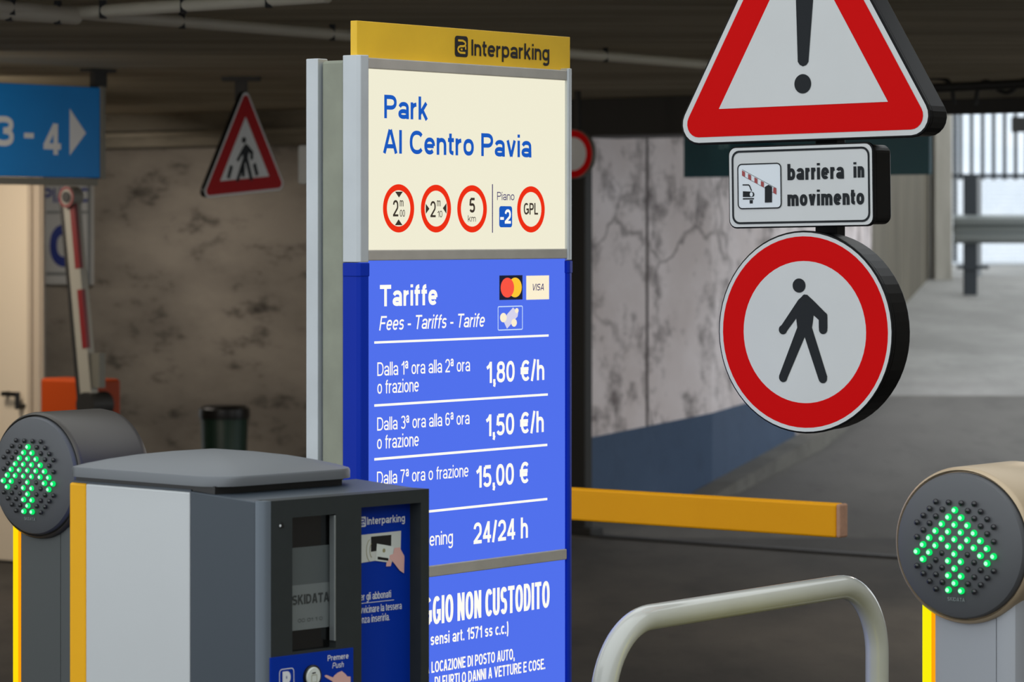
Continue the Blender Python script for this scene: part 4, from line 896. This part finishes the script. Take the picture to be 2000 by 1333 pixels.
# small things behind the totem
fr = Fr(1119, 17.3, RDIR); z_ = fr.z(1119, 301)
T = fr.root('round_wall_sign', 'small round red-rimmed sign half hidden behind the totem', 'sign')
mb = MB(); r_ = 48/F*17.3; mb.lathe([(r_, .03), (r_, .0)], 0, z_, 40); mb.mat(1).ring(circ(0, z_, r_*.97, 40), circ(0, z_, r_*.68, 40), -.001); mb.mat(2).disc(0, z_, r_*.68, -.001)
mb.build('sign_face', ['grey_frame', 'sign_red', 'sign_white'], T)
mb = MB(); mb.box(-.015, .015, .03, .05, z_, 2.42); mb.build('hanger', 'steel_dark', T)
fr = Fr(600, 16.5, RDIR)
T = fr.root('hanging_plate', 'grey hanging plate half hidden at the left edge of the totem', 'sign')
z0, z1 = fr.z(590, 360), fr.z(590, 284); xa = fr.x(582); mb = MB(); mb.prism(rrect(xa, xa+.3, z0, z1, .015), 0, .04); mb.build('plate', 'glass_back', T, bevel=.004)
mb = MB(); mb.box(xa+.14, xa+.17, .01, .03, z1, 2.42); mb.build('hanger', 'steel_dark', T)

# ================================================================== right background
frT = Fr(1335, 18.2, RDIR)
T = frT.root('clearance_board', 'dark teal board hanging under the lintel behind the road signs', 'sign')
xb = frT.x(1815); mb = MB(); mb.box(0, xb, 0, .03, frT.z(1335, 347), 2.215); mb.build('board', 'teal', T, bevel=.003)
mb = MB(); write(mb, frT, '2,00', 1404, 1424, 290, 280, -.001, bold=True); mb.build('lettering', 'teal_print', T)
for x in (.15, 1.2): mb = MB(); mb.box(x, x+.03, .005, .025, 2.2, 2.29); mb.build('hanger', 'steel_dark', T)
# hanging cables at the right
def cable(pts, d, label, r=.011):
    mb = MB(); P = [((px-CX)/F*d, d, H-(py-HY)/F*d) for px, py in pts]
    Q = []
    for i in range(len(P)-1):
        p0, p1, p2, p3 = (Vector(P[max(0, min(len(P)-1, j))]) for j in (i-1, i, i+1, i+2))
        for k in range(8):
            t = k/8; Q.append(.5*((2*p1)+(p2-p0)*t+(2*p0-5*p1+4*p2-p3)*t*t+(3*p1-p0-3*p2+p3)*t**3))
    Q.append(Vector(P[-1])); mb.tube(Q, r, 8); tag(mb.build('hanging_cable', 'steel_dark', smooth=True), label, 'cable')
cable([(1800, 152), (1842, 154), (1858, 170), (1863, 205)], 15.9, 'dark cable dropping down just right of the warning triangle')
cable([(1905, 205), (1912, 168), (1930, 160), (1955, 178), (1975, 178), (2010, 150), (2060, 150)], 15.9, 'dark looping cable under the ceiling at the right edge')
mb = MB(); mb.tube([((1790-CX)/F*15.7, 15.7, 2.36), ((2080-CX)/F*15.3, 15.3, 2.375)], .022, 12)
tag(mb.build('ceiling_pipe', 'steel_dark', smooth=True), 'dark straight pipe under the ceiling at the right edge', 'pipe')
# guardrail at the top of the ramp
dg = 37.0; zg = lambda py: H-(py-HY)/F*dg
T = Fr(1868, dg, -4).root('guardrail', 'galvanised guardrail with dark post at the ramp exit', 'guardrail')
frg = Fr(1868, dg, -4)
zt_, zb_ = zg(420), zg(476); zm = (zt_+zb_)/2; h = zt_-zb_
prof = [(.0, zt_), (-.05, zt_-h*.12), (-.05, zt_-h*.32), (.01, zm+h*.08), (.01, zm-h*.08), (-.05, zb_+h*.32), (-.05, zb_+h*.12), (.0, zb_)]
mb = MB(); n = len(prof); vs = []
for x in (-.04, .02, 4.0):
    for y_, z in prof: vs.append((x, y_+(.03 if x < 0 else 0), z))
    for y_, z in prof: vs.append((x, y_+.012+(.03 if x < 0 else 0), z))
fs = []
for s_ in range(2):
    b0, b1 = s_*2*n, (s_+1)*2*n
    for i in range(n-1): fs += [(b0+i, b0+i+1, b1+i+1, b1+i), (b0+n+i+1, b0+n+i, b1+n+i, b1+n+i+1)]
mb.add(vs, fs); mb.build('beam', 'galv', T, smooth=True)
for px in (1896, 2150):
    x = frg.x(px); mb = MB(); mb.box(x-.075, x+.075, .03, .14, ramp_z(37)-.02, zg(340)); mb.build('post', 'rail_dark', T, bevel=.01)
    mb = MB(); mb.box(x-.15, x+.2, .0, .05, zg(526), zg(519)); mb.build('bracket', 'rail_dark', T)
# mesh fence
frm = Fr(1840, 40.6, -2); T = frm.root('mesh_fence', 'grey wire mesh fence behind the guardrail', 'fence')
z0, z1 = ramp_z(40), H-(352-HY)/F*40.6
mb = MB()
for i in range(60): x = i*.06; mb.box(x-.003, x+.003, 0, .006, z0, z1)
for i in range(24): z = z0+i*(z1-z0)/23; mb.box(0, 3.6, .0, .006, z-.003, z+.003)
mb.build('mesh', 'wire', T)
for x in (.45, 2.4): mb = MB(); mb.box(x-.03, x+.03, .006, .05, z0, z1+.03); mb.build('post', 'wire', T)
# bar railing on a pale low wall outdoors, pale building beyond
dw = 47.0
mb = MB(); mb.box(5.2, 14, dw, dw+.3, 1.0, H-(512-HY)/F*dw); struct(mb.build('trim_12', 'pale_render'), 'pale low wall outdoors under the bar railing', 'wall')
frr = Fr(1846, dw+.1, 0); T = frr.root('bar_railing', 'dark railing of upright bars in the daylight beyond the ramp', 'railing')
z0, z1 = H-(352-HY)/F*dw, H-(196-HY)/F*dw
for i in range(15):
    x = frr.x(1855+i*21.5); mb = MB(); mb.box(x-.024, x+.024, 0, .05, z0, z1); mb.build('bar', 'rail_dark', T)
for z in (z0+.06, z1):
    mb = MB(); mb.box(-.05, 3.0, .01, .04, z-.03, z+.03); mb.build('rail', 'rail_dark', T)
for px in (1866, 2100):
    x = frr.x(px); mb = MB(); mb.box(x-.03, x+.03, .0, .06, H-(513-HY)/F*dw, z1); mb.build('post', 'rail_dark', T)
xq = frr.x(1975); mb = MB(); mb.box(xq, xq+.5, -.03, .0, H-(258-HY)/F*dw, H-(228-HY)/F*dw); mb.build('plate', 'steel_dark', T)
mb = MB(); mb.box(2, 22, 62, 62.4, 0, 9)
tag(mb.build('pale_building', 'pale_render'), 'pale building wall outdoors beyond the bar railing', 'building')
